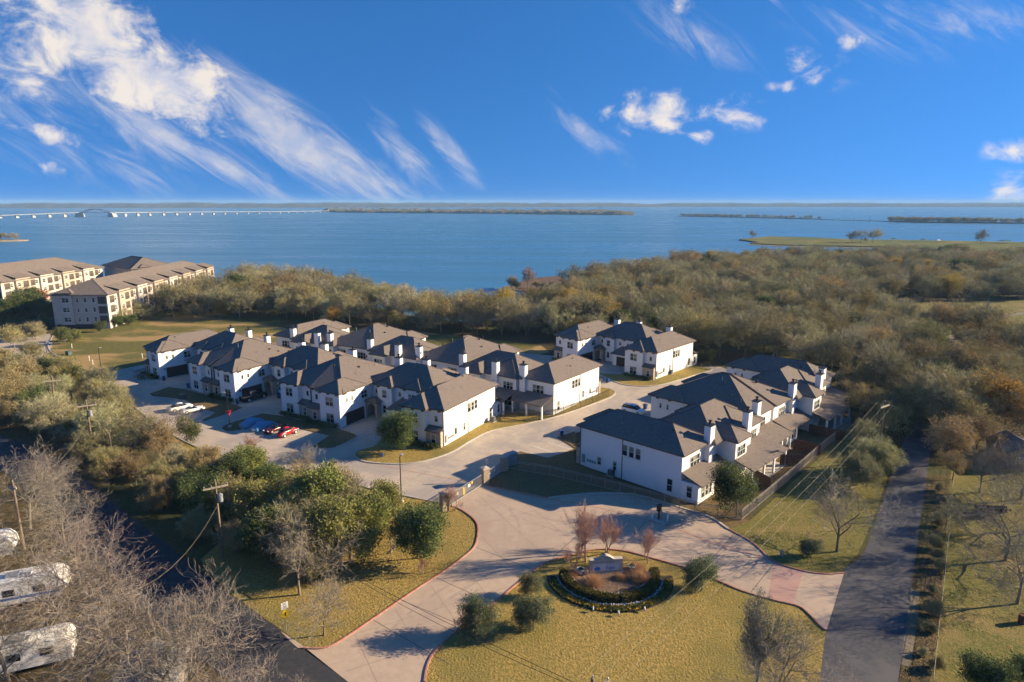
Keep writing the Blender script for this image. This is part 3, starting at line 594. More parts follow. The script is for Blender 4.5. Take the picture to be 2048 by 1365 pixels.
    # wall lights by the garage
    mb = MB(); mb.box(7.8, 8.0, 1.0, 1.2, 1.9, 2.3); mb.build('wall_lamp', M_metal_d, t)
    return t

BC = block((-11.8, 101.5), -28, 'white townhouse block nearest the entrance gate, dark hip roofs, tree before its garage court', jl=True, seed=1)
BB = block((-37.8, 116.2), -31, 'white townhouse block in middle of left row, dark pickup parked in its court', jl=True, jr=True, seed=2)
BA = block((-63.8, 131.9), -37, 'white townhouse block at far left end of front row, beside the open field', jr=True, seed=3)
BG = block((32.3, 143.6), -43, 'white townhouse block standing apart at rear centre against the wood', seed=4)
BH1 = block((9.9, 95.6), -133.7, 'white townhouse block nearest the turnaround with long shaded end wall', jl=True, seed=5)
BH2 = block((30.9, 117.4), -133.7, 'white townhouse block right rear beside the wood, behind the near right block', W=28.5, jr=True, seed=6)
BF = block((-4.6, 151.1), 143, 'white townhouse block with sunlit blank end wall across the street from the rear centre block', jr=True, seed=7)
BE = block((-28.6, 166.4), 147.5, 'white townhouse block in middle of the rear left row, mostly roof visible', W=28.5, jl=True, jr=True, seed=8)
BD = block((-51.6, 179.6), 150, 'white townhouse block at far end of the rear left row by the field', W=26.5, jl=True, seed=9)

# ================================================================== APARTMENTS by the lake
M_cream = mat('cream_stucco', (.54,.48,.41), (.49,.43,.37), scale=.4, rough=.9)
M_tan = mat('tan_stucco', (.43,.355,.275), (.4,.33,.255), scale=.4, rough=.9)
M_aroof = mat('brown_shingles', (.17,.14,.115), (.22,.18,.15), scale=1.2, detail=8, rough=.95, spec=.1)
M_balc_shade = mat('balcony_shade', (.1,.08,.065), rough=.9)  # dark colour painted for the shade inside the balconies, no recess is cut
def apartment(pos, ang, Ln, Wd, label, storeys=3, base=1.6, seed=0):
    """long apartment house; pos = near right corner of the plan, long side runs along +y local"""
    t = thing('apartment_building', (*pos, 0), R(ang), label, 'apartment house', 'lakeside apartment houses')
    rr = random.Random(seed); H = base + storeys * 3.1; RM = [M_aroof, M_fascia, M_cream, M_ridge]
    mb = MB(); mb.box(-Wd, 0, 0, Ln, -2, H); mb.build('wall', M_cream, t)
    mb = MB(); hip(mb, -Wd, 0, 0, Ln, H, .42, oh=.9); mb.build('roof', RM, t)
    y = 1.0; k = 0
    while y < Ln - 6:
        w = 5.2 if k % 2 == 0 else 7.0
        if k % 2:
            mb = MB(); mb.box(-.2, .75, y, y + w, .5, H + .9); mb.build('bay', M_tan if k % 4 == 1 else M_cream, t)
            mb = MB(); vs = [(-3.6, y - .4, H + 2.15), (-3.6, y + w + .4, H + 2.15), (1.2, y - .4, H + .85), (1.2, y + w + .4, H + .85)]; vs += [(a, b2, c + .2) for a, b2, c in vs]
            mb.add(vs, [(4,6,7,5)], 0); mb.add(vs, [(0,1,3,2)], 2); mb.add(vs, [(2,3,7,6),(0,2,6,4),(1,5,7,3),(0,4,5,1)], 1); mb.build('bay_roof', RM, t)
            x = .75
        else: x = 0
        for s in range(storeys):
            z = base + s * 3.1
            if k % 2:
                window(t, 'R', x, y + 1.6, z + .75, 1.5, 1.6); mb = MB(); yy = y + 3.4
            else:
                window(t, 'R', x, y + w - 1.3, z + .75, 1.3, 1.6); mb = MB(); yy = y + .5
            mb.box(x - .3, x + .02, yy, yy + 2.7, z + .25, z + 2.55); bl = mb.build('balcony', M_balc_shade, t)  # dark panel on the solid wall, painted shade of the balcony
            mb = MB(); mb.box(x + .01, x + .1, yy, yy + 2.7, z + 1.12, z + 1.2)
            for q in range(10): mb.box(x + .03, x + .07, yy + .1 + q * .27, yy + .14 + q * .27, z + .3, z + 1.12)
            mb.build('railing', M_fascia, bl)
        y += w; k += 1
    for s in range(storeys):                     # short end facing the field
        z = base + s * 3.1
        for u, w, nx in ((-4.2, .9, 1), (-6.8, .9, 1), (-9.2, .8, 1), (-12.5, 2.0, 2)): window(t, 'F', u, 0, z + .75, w, 1.5, nx)
        mb = MB(); mb.box(-2.9, -.4, -.05, .3, z + .25, z + 2.6); mb.build('balcony', M_balc_shade, t)
    mb = MB(); mb.box(-Wd + .3, -4.5, -.06, .4, -.5, base - .1); mb.build('parking_opening_shade', M_metal_d, t)  # dark sheet on the solid wall, painted shade of the open parking level
    mb = MB(); mb.box(-14.6, -10.6, -.5, .2, base - .2, H + .6); mb.build('end_bay', M_cream, t)
    for s in range(storeys): window(t, 'F', -12.6, -.5, base + s * 3.1 + .75, 2.2, 1.6)
    mb = MB(); hip(mb, -14.6, -10.6, -.5, 4, H + .6, .4, oh=.5); mb.build('end_bay_roof', RM, t)
    for q in range(10):
        mb = MB(); mb.lathe([(.2, 0), (.2, 1.1), (.3, 1.15), (.3, 1.3)], (0, 0, 0), 8); mb.build('roof_vent', M_grey, t, (-Wd / 2 + rr.uniform(-4, 4), rr.uniform(6, Ln - 6), H + 1.2))
    return t
apartment((-129.5, 206), 3.5, 86, 17, 'long cream apartment house with balconies along the open field')
apartment((-156, 300), 52, 30, 18, 'apartment house tucked behind the long one, grey in shade', seed=2)
apartment((-188, 238), -3, 56, 24, 'cream apartment house at left edge behind dark evergreens', seed=3)

# ================================================================== TREES
M_bark = mat('grey_bark', (.15,.12,.09), (.22,.18,.14), scale=6, rough=.95, rnd=.2)
M_bark_p = mat('pale_bark', (.3,.25,.19), (.4,.34,.27), scale=6, rough=.95, rnd=.15)
M_twig = mat('olive_twigs', (.25,.225,.12), (.345,.315,.18), scale=.5, rough=.95, rnd=.38, trans=.15)
M_twig_b = mat('brown_twigs', (.275,.225,.105), (.345,.285,.14), scale=.5, rough=.95, rnd=.35, trans=.15)
M_twig_p = mat('pinkish_twigs', (.22,.18,.145), (.32,.265,.215), scale=.5, rough=.95, rnd=.15, trans=.1)
M_leaf_t = mat('tan_leaves', (.25,.18,.075), (.33,.245,.105), scale=.6, rough=.9, rnd=.25, trans=.25)
M_leaf_g = mat('gold_leaves', (.36,.22,.045), (.42,.28,.06), scale=.6, rough=.9, rnd=.2, trans=.3)
M_leaf_r = mat('rust_leaves', (.3,.09,.03), (.36,.13,.05), scale=.6, rough=.9, rnd=.2, trans=.25)
M_leaf_e = mat('evergreen_leaves', (.075,.1,.028), (.125,.15,.042), scale=.8, rough=.85, rnd=.2, trans=.2)
M_leaf_c = mat('cedar_leaves', (.145,.155,.036), (.22,.215,.055), scale=.8, rough=.85, rnd=.2, trans=.2)
M_leaf_b = mat('bluegreen_leaves', (.1,.12,.055), (.16,.18,.085), scale=.8, rough=.85, rnd=.15, trans=.2)
M_berry = mat('crape_seedheads', (.22,.08,.06), (.3,.16,.12), scale=1, rough=.9, trans=.1)
M_straw = mat('dry_ornamental_grass', (.42,.24,.12), (.5,.31,.17), scale=1.5, rough=.95, trans=.2)

class Tree:
    """limbs and twigs as numpy segments; rescaled to the wanted height and spread"""
    def __init__(s, seed, maxlev=4, kids=(2, 3), trunk=.22, up=.12, wig=.25, ang=(28, 62), ratio=(.62, .82), stems=1, nseg=3, lean=0.0):
        s.r = np.random.default_rng(seed); s.seg = []; s.tips = []; s.maxlev = maxlev; s.kids = kids; s.up = up; s.wig = wig; s.ang = ang; s.ratio = ratio; s.nseg = nseg
        for i in range(stems):
            d = np.array([0, 0, 1.0]) + (s.r.normal(0, .33, 3) * [1, 1, 0] if stems > 1 else np.array([lean, lean * .4, 0]))
            s.grow(np.array([0, 0, 0.0]) + (s.r.normal(0, .04, 3) * [1, 1, 0] if stems > 1 else 0), d / np.linalg.norm(d), trunk, .03 if stems == 1 else .018, 0)
    def rot(s, d, a):
        p = s.r.normal(0, 1, 3); p -= d * (p @ d); p /= np.linalg.norm(p) + 1e-9
        return d * math.cos(a) + p * math.sin(a)
    def grow(s, p, d, L, rad, lev):
        n = s.nseg if lev < s.maxlev - 1 else 2
        for i in range(n):
            d = d + s.r.normal(0, s.wig, 3) / n * (1 if lev else .35); d[2] += s.up * (1 if lev > 1 else .3); d /= np.linalg.norm(d)
            q = p + d * L / n; r1 = rad * (1 - .38 / n)
            s.seg.append((*p, *q, rad, r1, lev)); p, rad = q, r1
            if lev < s.maxlev and (i < n - 1) and (lev > 0 or i > 0):
                for _ in range(1 if s.r.random() < .75 else 2):
                    s.grow(p, s.rot(d, R(s.r.uniform(*s.ang) * 1.1)), L * s.r.uniform(*s.ratio) * .9, rad * .6, lev + 1)
        if lev < s.maxlev:
            for _ in range(int(s.r.integers(s.kids[0], s.kids[1] + 1)) + (2 if lev == 0 else 0)):
                s.grow(p, s.rot(d, R(s.r.uniform(*s.ang) * .8)), L * s.r.uniform(*s.ratio) * (1.15 if lev == 0 else 1), rad * .68, lev + 1)
        else: s.tips.append((*p, *d))
    def arrays(s, h, spread):
        S = np.array(s.seg); T = np.array(s.tips)
        zt = np.percentile(T[:, 2], 99); rad = np.percentile(np.hypot(T[:, 0] - T[:, 0].mean() * .7, T[:, 1] - T[:, 1].mean() * .7), 95)
        sc = np.array([spread / rad, spread / rad, h / zt])
        S[:, 0:3] *= sc; S[:, 3:6] *= sc; T[:, 0:3] *= sc; S[:, 6:8] *= .019 * h / S[0, 6]
        return S, T
def tubes(S, sides):
    """frustums for segments (vectorised) -> verts, quads"""
    p, q, r0, r1 = S[:, 0:3], S[:, 3:6], S[:, 6], S[:, 7]
    d = q - p; d /= np.linalg.norm(d, axis=1)[:, None] + 1e-9
    ref = np.where(np.abs(d[:, 2:3]) < .9, np.array([[0, 0, 1.0]]), np.array([[1.0, 0, 0]]))
    a = np.cross(d, ref); a /= np.linalg.norm(a, axis=1)[:, None] + 1e-9; b = np.cross(d, a)
    t = 2 * math.pi * np.arange(sides) / sides
    ring = a[:, None, :] * np.cos(t)[None, :, None] + b[:, None, :] * np.sin(t)[None, :, None]
    v = np.concatenate([p[:, None] + ring * r0[:, None, None], q[:, None] + ring * r1[:, None, None]], 1)
    n = len(S); k = np.arange(sides); base = (np.arange(n) * 2 * sides)[:, None]
    f = np.stack([base + k, base + (k + 1) % sides, base + sides + (k + 1) % sides, base + sides + k], -1).reshape(-1, 4)
    return v.reshape(-1, 3), f
def slivers(T, r, n, ln, w, spreadang=.7, droop=0.0):
    """n thin twig blades per tip"""
    P = np.repeat(T[:, :3], n, 0); D = np.repeat(T[:, 3:6], n, 0) + r.normal(0, spreadang, (len(T) * n, 3)); D[:, 2] -= droop; D /= np.linalg.norm(D, axis=1)[:, None]
    L = ln * r.uniform(.5, 1.25, len(P))[:, None]; s = np.cross(D, r.normal(0, 1, D.shape)); s /= np.linalg.norm(s, axis=1)[:, None] + 1e-9
    P = P - D * L * .15 + r.normal(0, ln * .18, P.shape)
    v = np.stack([P - s * w, P + s * w, P + D * L], 1).reshape(-1, 3)
    return v, np.arange(len(v)).reshape(-1, 3)
def leaves(T, r, n, size, sig, flat=0.3):
    """n leaf triangles scattered round each tip"""
    P = np.repeat(T[:, :3], n, 0) + r.normal(0, sig, (len(T) * n, 3)) * [1, 1, .75]
    a = r.normal(0, 1, P.shape); a[:, 2] *= flat; a /= np.linalg.norm(a, axis=1)[:, None]; b = r.normal(0, 1, P.shape); b -= a * (a * b).sum(1)[:, None]; b /= np.linalg.norm(b, axis=1)[:, None]
    s = size * r.uniform(.6, 1.4, len(P))[:, None]
    v = np.stack([P - a * s * .6, P + a * s * .6, P + b * s], 1).reshape(-1, 3)
    return v, np.arange(len(v)).reshape(-1, 3)
def np_mesh(name, parts):
    """parts: list of (verts, faces, material)"""
    vs, fs, mi, mats, o = [], [], [], [], 0
    for v, f, m in parts:
        if m not in mats: mats.append(m)
        vs.append(v); fs += (f + o).tolist(); mi += [mats.index(m)] * len(f); o += len(v)
    me = bpy.data.meshes.new(name); me.from_pydata(np.concatenate(vs).tolist(), [], fs)
    for m in mats: me.materials.append(m)
    me.polygons.foreach_set('material_index', mi); me.update()
    return me
def proto(kind, seed, h, spread, maxlev=4, twigs=7, tl=.9, tw=.02, bark=None, twig=None, leaf=None, nl=0, ls=.2, lsig=.5, trunk_lev=1, leaf_frac=1.0, zmin=None, **kw):
    """-> dict(trunk=mesh, crown=mesh)"""
    t = Tree(seed, maxlev, **kw); S, T = t.arrays(h, spread); bark = bark or M_bark; twig = twig or M_twig; r = np.random.default_rng(seed + 99)
    lev = S[:, 8]; S[:, 6] = np.maximum(S[:, 6], .012); S[:, 7] = np.maximum(S[:, 7], .01)
    tr = [(*tubes(S[lev == 0], 7), bark)]
    if (lev == 1).any() and trunk_lev >= 1: tr.append((*tubes(S[lev == 1], 5), bark))
    cr = []
    sel = lev > trunk_lev
    if (sel & (lev <= 2)).any(): cr.append((*tubes(S[sel & (lev <= 2)], 4), bark))
    if (sel & (lev > 2)).any(): cr.append((*tubes(S[sel & (lev > 2)], 3), twig))
    if twigs: cr.append((*slivers(T, r, twigs, tl, tw), twig))
    if leaf and nl:
        TT = T[r.random(len(T)) < leaf_frac] if leaf_frac < 1 else T
        if len(TT): cr.append((*leaves(TT, r, nl, ls, lsig), leaf))
    return dict(trunk=np_mesh('trunk', tr), crown=np_mesh('crown', cr), h=h)
def tree(name, label, cat, pr, p, sc=1.0, rz=None, group=None, z=None, rr=rng):
    o = thing(name, (p[0], p[1], ground_z(*p[:2]) - .06 if z is None else z), rr.uniform(0, 6.28) if rz is None else rz, label, cat, group)
    o.scale = (sc * rr.uniform(.93, 1.07), sc * rr.uniform(.93, 1.07), sc)
    link('trunk', pr['trunk'], o); link('crown', pr['crown'], o)
    return o

# prototypes for the wood
OAK = [proto('oak', 10 + i, 9.0, 4.6, 4, 9, 1.0, .028, twig=(M_twig, M_twig_b)[i % 3 == 2], up=.08, ang=(30, 66)) for i in range(5)]
OAKT = [proto('oak_tan', 30 + i, 8.6, 4.4, 4, 6, .9, .026, twig=M_twig_b, leaf=M_leaf_t, nl=6, ls=.2, lsig=.45, leaf_frac=.8, up=.08, ang=(30, 64)) for i in range(3)]
OAKG = [proto('oak_gold', 40, 8.2, 3.6, 4, 3, .8, .02, twig=M_twig_b, leaf=M_leaf_g, nl=13, ls=.2, lsig=.45, up=.1)]
EVER = [proto('evergreen', 50 + i, 8.0, 3.4, 4, 2, .6, .02, leaf=M_leaf_e, nl=30, ls=.19, lsig=.48, up=.07, trunk=.14) for i in range(2)]
CEDAR = [proto('cedar', 60 + i, 7.5, 3.2, 4, 3, .7, .02, leaf=M_leaf_c, nl=24, ls=.19, lsig=.45, up=.1, trunk=.12) for i in range(2)]
SCRUB = [proto('scrub', 70 + i, 6.2, 3.6, 4, 10, .95, .022, twig=(M_twig, M_twig_b)[i % 2], leaf=(None, M_leaf_t, M_leaf_c)[i % 3], nl=4, ls=.16, lsig=.4, leaf_frac=.6, stems=3, trunk=.2, up=.1) for i in range(4)]
PALE = [proto('pale_tree', 80, 9.5, 4.4, 4, 10, 1.0, .028, bark=M_bark_p, twig=mat('pale_twigs', (.33,.3,.19), (.4,.36,.24), scale=.5, rough=.95, trans=.15), up=.14)]
BIGBARE = [proto('spreading_oak', 90 + i, 10.5, 6.4, 5, 3, .5, .010, twig=M_twig_p, bark=M_bark, up=.07, wig=.38, ang=(30, 70), kids=(2, 2), ratio=(.6, .8), leaf=M_leaf_r, nl=1, ls=.07, lsig=.2, leaf_frac=.25) for i in range(3)]
ELM = [proto('bare_elm', 100 + i, 9.0, 6.0, 5, 5, .65, .010, twig=mat('grey_twigs', (.24,.205,.15), (.3,.26,.2), scale=.5, rough=.95), up=.1, ang=(24, 58), kids=(1, 2)) for i in range(2)]

# ---------------- the wood: the trees that show largest are things of their own, the rest one mass
rf = random.Random(21)
WOOD_L = [(-128,238),(-118,222),(-98,222),(-70,222),(-45,206),(-20,198),(8,190),(28,188),(30,215),(14,236),(-16,238),(-42,252),(-66,282),(-100,308),(-126,322)]
WOOD_R = [(12,186),(50,166),(66,166),(72,150),(78,128),(74,112),(88,104),(92,128),(110,122),(150,118),(230,150),(330,200),(430,260),(560,330),(560,420),(420,444),(320,452),(230,458),(155,440),(100,402),(62,362),(40,330),(26,318),(24,280),(22,245),(32,220)]
KEEP = [[(128,196),(150,186),(215,212),(225,268),(150,262),(126,235)], [(150,330),(185,330),(180,350),(150,348)], [(215,300),(240,305),(236,322),(212,316)], [(88,100),(97,128),(110,150),(126,180),(118,182),(100,150),(90,130)], [(62,358),(80,360),(80,380),(62,380)]]
pts = []
def scatter(poly, spacing, tries, keep=()):
    x0, x1 = min(p[0] for p in poly), max(p[0] for p in poly); y0, y1 = min(p[1] for p in poly), max(p[1] for p in poly)
    grid = {}; out = []
    for _ in range(tries):
        p = (rf.uniform(x0, x1), rf.uniform(y0, y1))
        if not pip(p, poly) or any(pip(p, k) for k in keep): continue
        k = (int(p[0] // spacing), int(p[1] // spacing))
        if any(math.dist(p, q) < spacing for i in (-1, 0, 1) for j in (-1, 0, 1) for q in grid.get((k[0]+i, k[1]+j), ())): continue
        grid.setdefault(k, []).append(p); out.append(p)
    return out
pts = scatter(WOOD_L, 5.8, 9000) + scatter(WOOD_R, 6.7, 60000, KEEP)
pts = [p for p in pts if abs(math.atan2(p[0], p[1])) < R(40)]
pts.sort(key=lambda p: math.hypot(*p))
LABW = {'oak': 'leafless grey brown oak in the wood', 'oak_tan': 'oak keeping tan withered leaves in the wood', 'oak_gold': 'oak with golden leaves in the wood', 'evergreen': 'dark evergreen tree within the leafless wood', 'pale': 'pale crowned leafless tree in the wood'}
def pick():
    x = rf.random()
    if x < .66: return 'oak', rf.choice(OAK)
    if x < .87: return 'oak_tan', rf.choice(OAKT)
    if x < .915: return 'oak_gold', OAKG[0]
    if x < .955: return 'evergreen', rf.choice(EVER)
    return 'pale', PALE[0]
rest = []
for i, p in enumerate(pts):
    k, pr = pick(); s = rf.choice([rf.uniform(.65, .9), rf.uniform(.9, 1.15), rf.uniform(1.1, 1.38)])
    where = 'near the apartments' if p[0] < -75 else 'behind the rear left row' if p[0] < 15 else 'behind the rear centre block' if p[0] < 70 and p[1] > 150 else 'along the right yards' if p[1] < 165 else 'right of the houses'
    if i < 300: tree('woodland_tree', LABW[k] + ' ' + where, 'tree', pr, p, s, group='woodland trees: ' + k.replace('_', ' '), rr=rf)
    else: rest.append((p, s, pr))
# far part of the wood as one object (instances on points)
def wood_mass(name, label, items, zc=None):
    prs = []
    for _, _, pr in items:
        if pr not in prs: prs.append(pr)
    me = bpy.data.meshes.new(name); zz = land_z(np.array([p[0] for p, _, _ in items]), np.array([p[1] for p, _, _ in items]))
    if zc is not None: zz = zz * 0 + zc
    me.from_pydata([(p[0], p[1], float(z) - .06) for (p, _, _), z in zip(items, zz)], [], [])
    for nm, tp, vals in (('sc', 'FLOAT', [s for _, s, _ in items]), ('rz', 'FLOAT', [rf.uniform(0, 6.28) for _ in items]), ('kind_index', 'INT', [prs.index(pr) for _, _, pr in items])):
        at = me.attributes.new(nm, tp, 'POINT'); at.data.foreach_set('value', vals)
    o = link(name, me); tag(o, label, 'wood', kind='stuff')
    ng = bpy.data.node_groups.new('wood_mass', 'GeometryNodeTree'); ng.interface.new_socket('Geometry', in_out='INPUT', socket_type='NodeSocketGeometry'); ng.interface.new_socket('Geometry', in_out='OUTPUT', socket_type='NodeSocketGeometry')
    gi, go = ng.nodes.new('NodeGroupInput'), ng.nodes.new('NodeGroupOutput'); last = gi.outputs[0]; joins = ng.nodes.new('GeometryNodeJoinGeometry')
    def attr(n, t):
        a = ng.nodes.new('GeometryNodeInputNamedAttribute'); a.data_type = t; a.inputs['Name'].default_value = n; return a.outputs[0]
    ki, sc_, rz_ = attr('kind_index', 'INT'), attr('sc', 'FLOAT'), attr('rz', 'FLOAT')
    cx = ng.nodes.new('ShaderNodeCombineXYZ'); ng.links.new(rz_, cx.inputs[2])
    for i, pr in enumerate(prs):
        j = bpy.data.meshes.new('whole_tree')
        parts = []
        bmj = bmesh.new(); mats = []
        for mm in (pr['trunk'], pr['crown']):
            n0 = len(bmj.faces); bmj.from_mesh(mm); bmj.faces.ensure_lookup_table()
            rem = []
            for m in mm.materials:
                if m not in mats: mats.append(m)
                rem.append(mats.index(m))
            for f in bmj.faces[n0:]: f.material_index = rem[f.material_index]
        bmj.to_mesh(j); bmj.free()
        for m in mats: j.materials.append(m)
        ob = bpy.data.objects.new('whole_tree', j)
        oi = ng.nodes.new('GeometryNodeObjectInfo'); oi.inputs['Object'].default_value = ob; oi.inputs['As Instance'].default_value = True
        cmp_ = ng.nodes.new('FunctionNodeCompare'); cmp_.data_type = 'INT'; cmp_.operation = 'EQUAL'; ng.links.new(ki, cmp_.inputs[2]); cmp_.inputs[3].default_value = i
        ip = ng.nodes.new('GeometryNodeInstanceOnPoints'); ng.links.new(gi.outputs[0], ip.inputs['Points']); ng.links.new(cmp_.outputs[0], ip.inputs['Selection']); ng.links.new(oi.outputs['Geometry'], ip.inputs['Instance'])
        ng.links.new(cx.outputs[0], ip.inputs['Rotation']); ng.links.new(sc_, ip.inputs['Scale']); ng.links.new(ip.outputs[0], joins.inputs[0])
    ng.links.new(joins.outputs[0], go.inputs[0])
    md = o.modifiers.new('wood', 'NODES'); md.node_group = ng
    return o
wood_mass('far_wood', 'mass of leafless oaks filling the land right of the houses towards the cove', rest)
def mass_on(name, label, line, depth, n, s0, s1):
    it = []
    for _ in range(n):
        k = rf.randrange(len(line) - 1); u = rf.random(); a, b2 = line[k], line[k + 1]; x, y = a[0] + (b2[0]-a[0])*u, a[1] + (b2[1]-a[1])*u; f = 1 + rf.random() * depth / math.hypot(x, y); it.append(((x*f, y*f), rf.uniform(s0, s1), rf.choice(OAK + OAKT[:1])))
    return wood_mass(name, label, it, WATER_Z + .8)
mass_on('island_wood', 'row of dark trees on the left low island', [(524.46,2053.51),(584.24,1952.06),(669.35,1860.11),(780.82,1675.79)], 25, 150, .5, 1.0)
mass_on('island_wood', 'row of dark trees on the right low island', [(845.97,1486.20),(884.97,1414.98),(969.03,1381.86),(1125.96,1320.02)], 30, 170, .8, 1.35)
mass_on('point_wood', 'leafless wood along the near edge of the far wooded point', [(-769.26,2839.39),(-662.70,2709.90),(-438.24,2591.67),(-138.74,2483.29),(134.11,2336.66),(359.99,2206.32)], 260, 420, .8, 1.5)
print('wood', len(pts), 'mass', len(rest))

# ---------------- trees one can single out
T_ = lambda *a, **k: tree(*a, **k)
LIVE = [proto('live_oak', 120 + i, 7.0, 3.1, 4, 2, .5, .02, leaf=M_leaf_e, nl=44, ls=.15, lsig=.42, up=.03, trunk=.1, ang=(30, 75)) for i in range(2)]
ROUND = [proto('round_tree', 130 + i, 5.0, 2.6, 4, 2, .4, .015, leaf=M_leaf_b, nl=30, ls=.11, lsig=.32, up=.03, trunk=.07, ang=(30, 75)) for i in range(2)]
CRAPE = [proto('crape', 140 + i, 6.0, 2.9, 4, 3, .5, .008, bark=mat('crape_bark', (.3,.2,.15), (.38,.27,.21), scale=5, rough=.9), twig=mat('crape_twig', (.36,.2,.15), (.42,.26,.2), scale=1, rough=.95), leaf=M_berry, nl=2, ls=.06, lsig=.12, leaf_frac=.6, kids=(1, 2), stems=3, trunk=.3, up=.22, ang=(14, 34)) for i in range(2)]
T_('evergreen_oak', 'round evergreen oak beside the blue hydrant and garage court', 'tree', LIVE[0], (-18.31,101.08), 1.0)
T_('evergreen_oak', 'dark evergreen oak at the corner of the iron fence near the turnaround', 'tree', LIVE[1], (29.06,77.49), .98)
T_('evergreen_oak', 'broad bright green oak on the bank left of the drive near the gate pillar', 'tree', LIVE[0], (-10.11,67.82), 1.0, rz=2.0)
T_('bushy_oak', 'dense low dark bush oak beside the drive in the entrance lawn', 'tree', ROUND[0], (-3.12,54.23), .74)
T_('bushy_oak', 'small pale green tree with thin trunk right of the dense bush oak', 'tree', ROUND[1], (2.05,54.82), .64)
T_('bushy_oak', 'small olive shrub tree by the drive left of the sign bed', 'tree', ROUND[0], (1.98,60.62), .48)
T_('bushy_oak', 'small evergreen tree on entrance lawn right of the sign', 'tree', ROUND[1], (20.01,61.43), .66, rz=1)
T_('crape_myrtle', 'tall red tipped crape myrtle behind the entrance sign', 'tree', CRAPE[0], (7.96,67.60), 1.12)
T_('crape_myrtle', 'pale multi stemmed crape myrtle directly behind the sign top', 'tree', CRAPE[1], (11.00,68.79), .78)
T_('crape_myrtle', 'small crape myrtle at the right end behind the sign', 'tree', CRAPE[0], (15.23,66.97), .72, rz=2.2)
T_('crape_myrtle', 'low leafless crape myrtle left of the sign', 'tree', CRAPE[1], (7.04,65.73), .5, rz=1.2)
T_('crape_myrtle', 'thin reddish young tree beside the left gate pillar', 'tree', CRAPE[0], (-7.96,79.58), .6, rz=.7)
GREYT = proto('slender', 150, 9.5, 2.0, 4, 9, .6, .012, bark=M_bark_p, twig=mat('grey_twigs', (.24,.205,.15)), trunk=1.1, up=.1, leaf=M_leaf_b, nl=6, ls=.09, lsig=.3)
T_('slender_tree', 'slender tree with long bare pale trunk and grey crown beside the pink band', 'tree', GREYT, (20.04,46.04), 1.0)
T_('leafless_elm', 'leafless spreading tree on the green verge between iron fence and road', 'tree', ELM[0], (37.99,69.13), .98)
T_('leafless_elm', 'leafless tree in bottom right corner beside the road junction', 'tree', ELM[1], (20.87,44.70), .85, rz=.5)
T_('leafless_elm', 'low pinkish leafless crown overhanging the road at bottom edge', 'tree', BIGBARE[0], (25.56,42.45), .5, rz=3)
T_('leafless_elm', 'leafless dark trunked tree on right pasture near the two tyres', 'tree', ELM[1], (56.12,67.18), 1.0)
T_('leafless_elm', 'leaning leafless tree at the right edge of the pasture', 'tree', ELM[0], (51.39,59.08), .95, rz=2.5)
T_('leafless_elm', 'leafless tree behind right pasture, cut by the right edge', 'tree', ELM[0], (65.54,74.34), .9, rz=4)
T_('leafless_elm', 'wide leafless tree at far right of the pasture before the shed', 'tree', ELM[1], (69.74,82.68), 1.0, rz=.9)
T_('leafless_elm', 'leafless tree by the wire fence behind the troughs', 'tree', ELM[0], (65.90,85.04), .8, rz=5)
T_('verge_shrub', 'low green shrub on the verge right of the white hydrant', 'shrub', ROUND[1], (34.36,67.82), .42, rz=.3)
T_('verge_shrub', 'pale leafless thicket tree at top of the verge by the road', 'tree', SCRUB[0], (49.55,87.18), .75)
T_('verge_shrub', 'bushy leafless thicket tree near the road where it enters the wood', 'tree', SCRUB[2], (54.34,90.68), .85)
T_('roadside_cedar', 'dark bush at bottom right corner of the pasture', 'shrub', EVER[0], (38.44,46.04), .5)
T_('roadside_cedar', 'rounded green bush at bottom right edge', 'shrub', CEDAR[0], (42.98,46.59), .55)
# trees round the country road and pasture edge
for i, (p, s, k) in enumerate([((67.35,94.83),.9,0),((74.16,103.34),1.0,1),((82.64,113.37),1.1,0),((82.34,108.14),1.15,2),((90.44,113.37),1.1,0),((84.12,119.10),1.05,1),((86.27,101.08),1.0,1),((64.11,105.69),.75,0),((70.26,113.37),.85,1),((59.05,101.08),.6,2),((74.86,98.91),.8,1),((65.03,114.76),.85,0),((70.66,128.77),.85,1),((64.82,89.25),.5,0),((54.00,74.34),.38,2),((75.58,108.14),1.25,2),((91.01,128.77),1.3,1),((95.14,128.77),1.3,2),((102.37,132.33),1.2,0),((78.19,125.39),1.15,2),((76.03,128.77),1.1,0),((70.05,108.14),.8,1),((89.32,136.08),1.2,2),((99.48,119.10),1.2,2)]):
    side = 'right of' if p[0] / p[1] > .63 else 'left of'
    T_('roadside_oak', ('brown leaved' if k < 2 else 'grey leafless') + ' oak crowding in ' + side + ' the country road before the wood', 'tree', (OAKT[i % 3] if k < 2 else OAK[i % 5]), p, s, group='oaks along the country road')
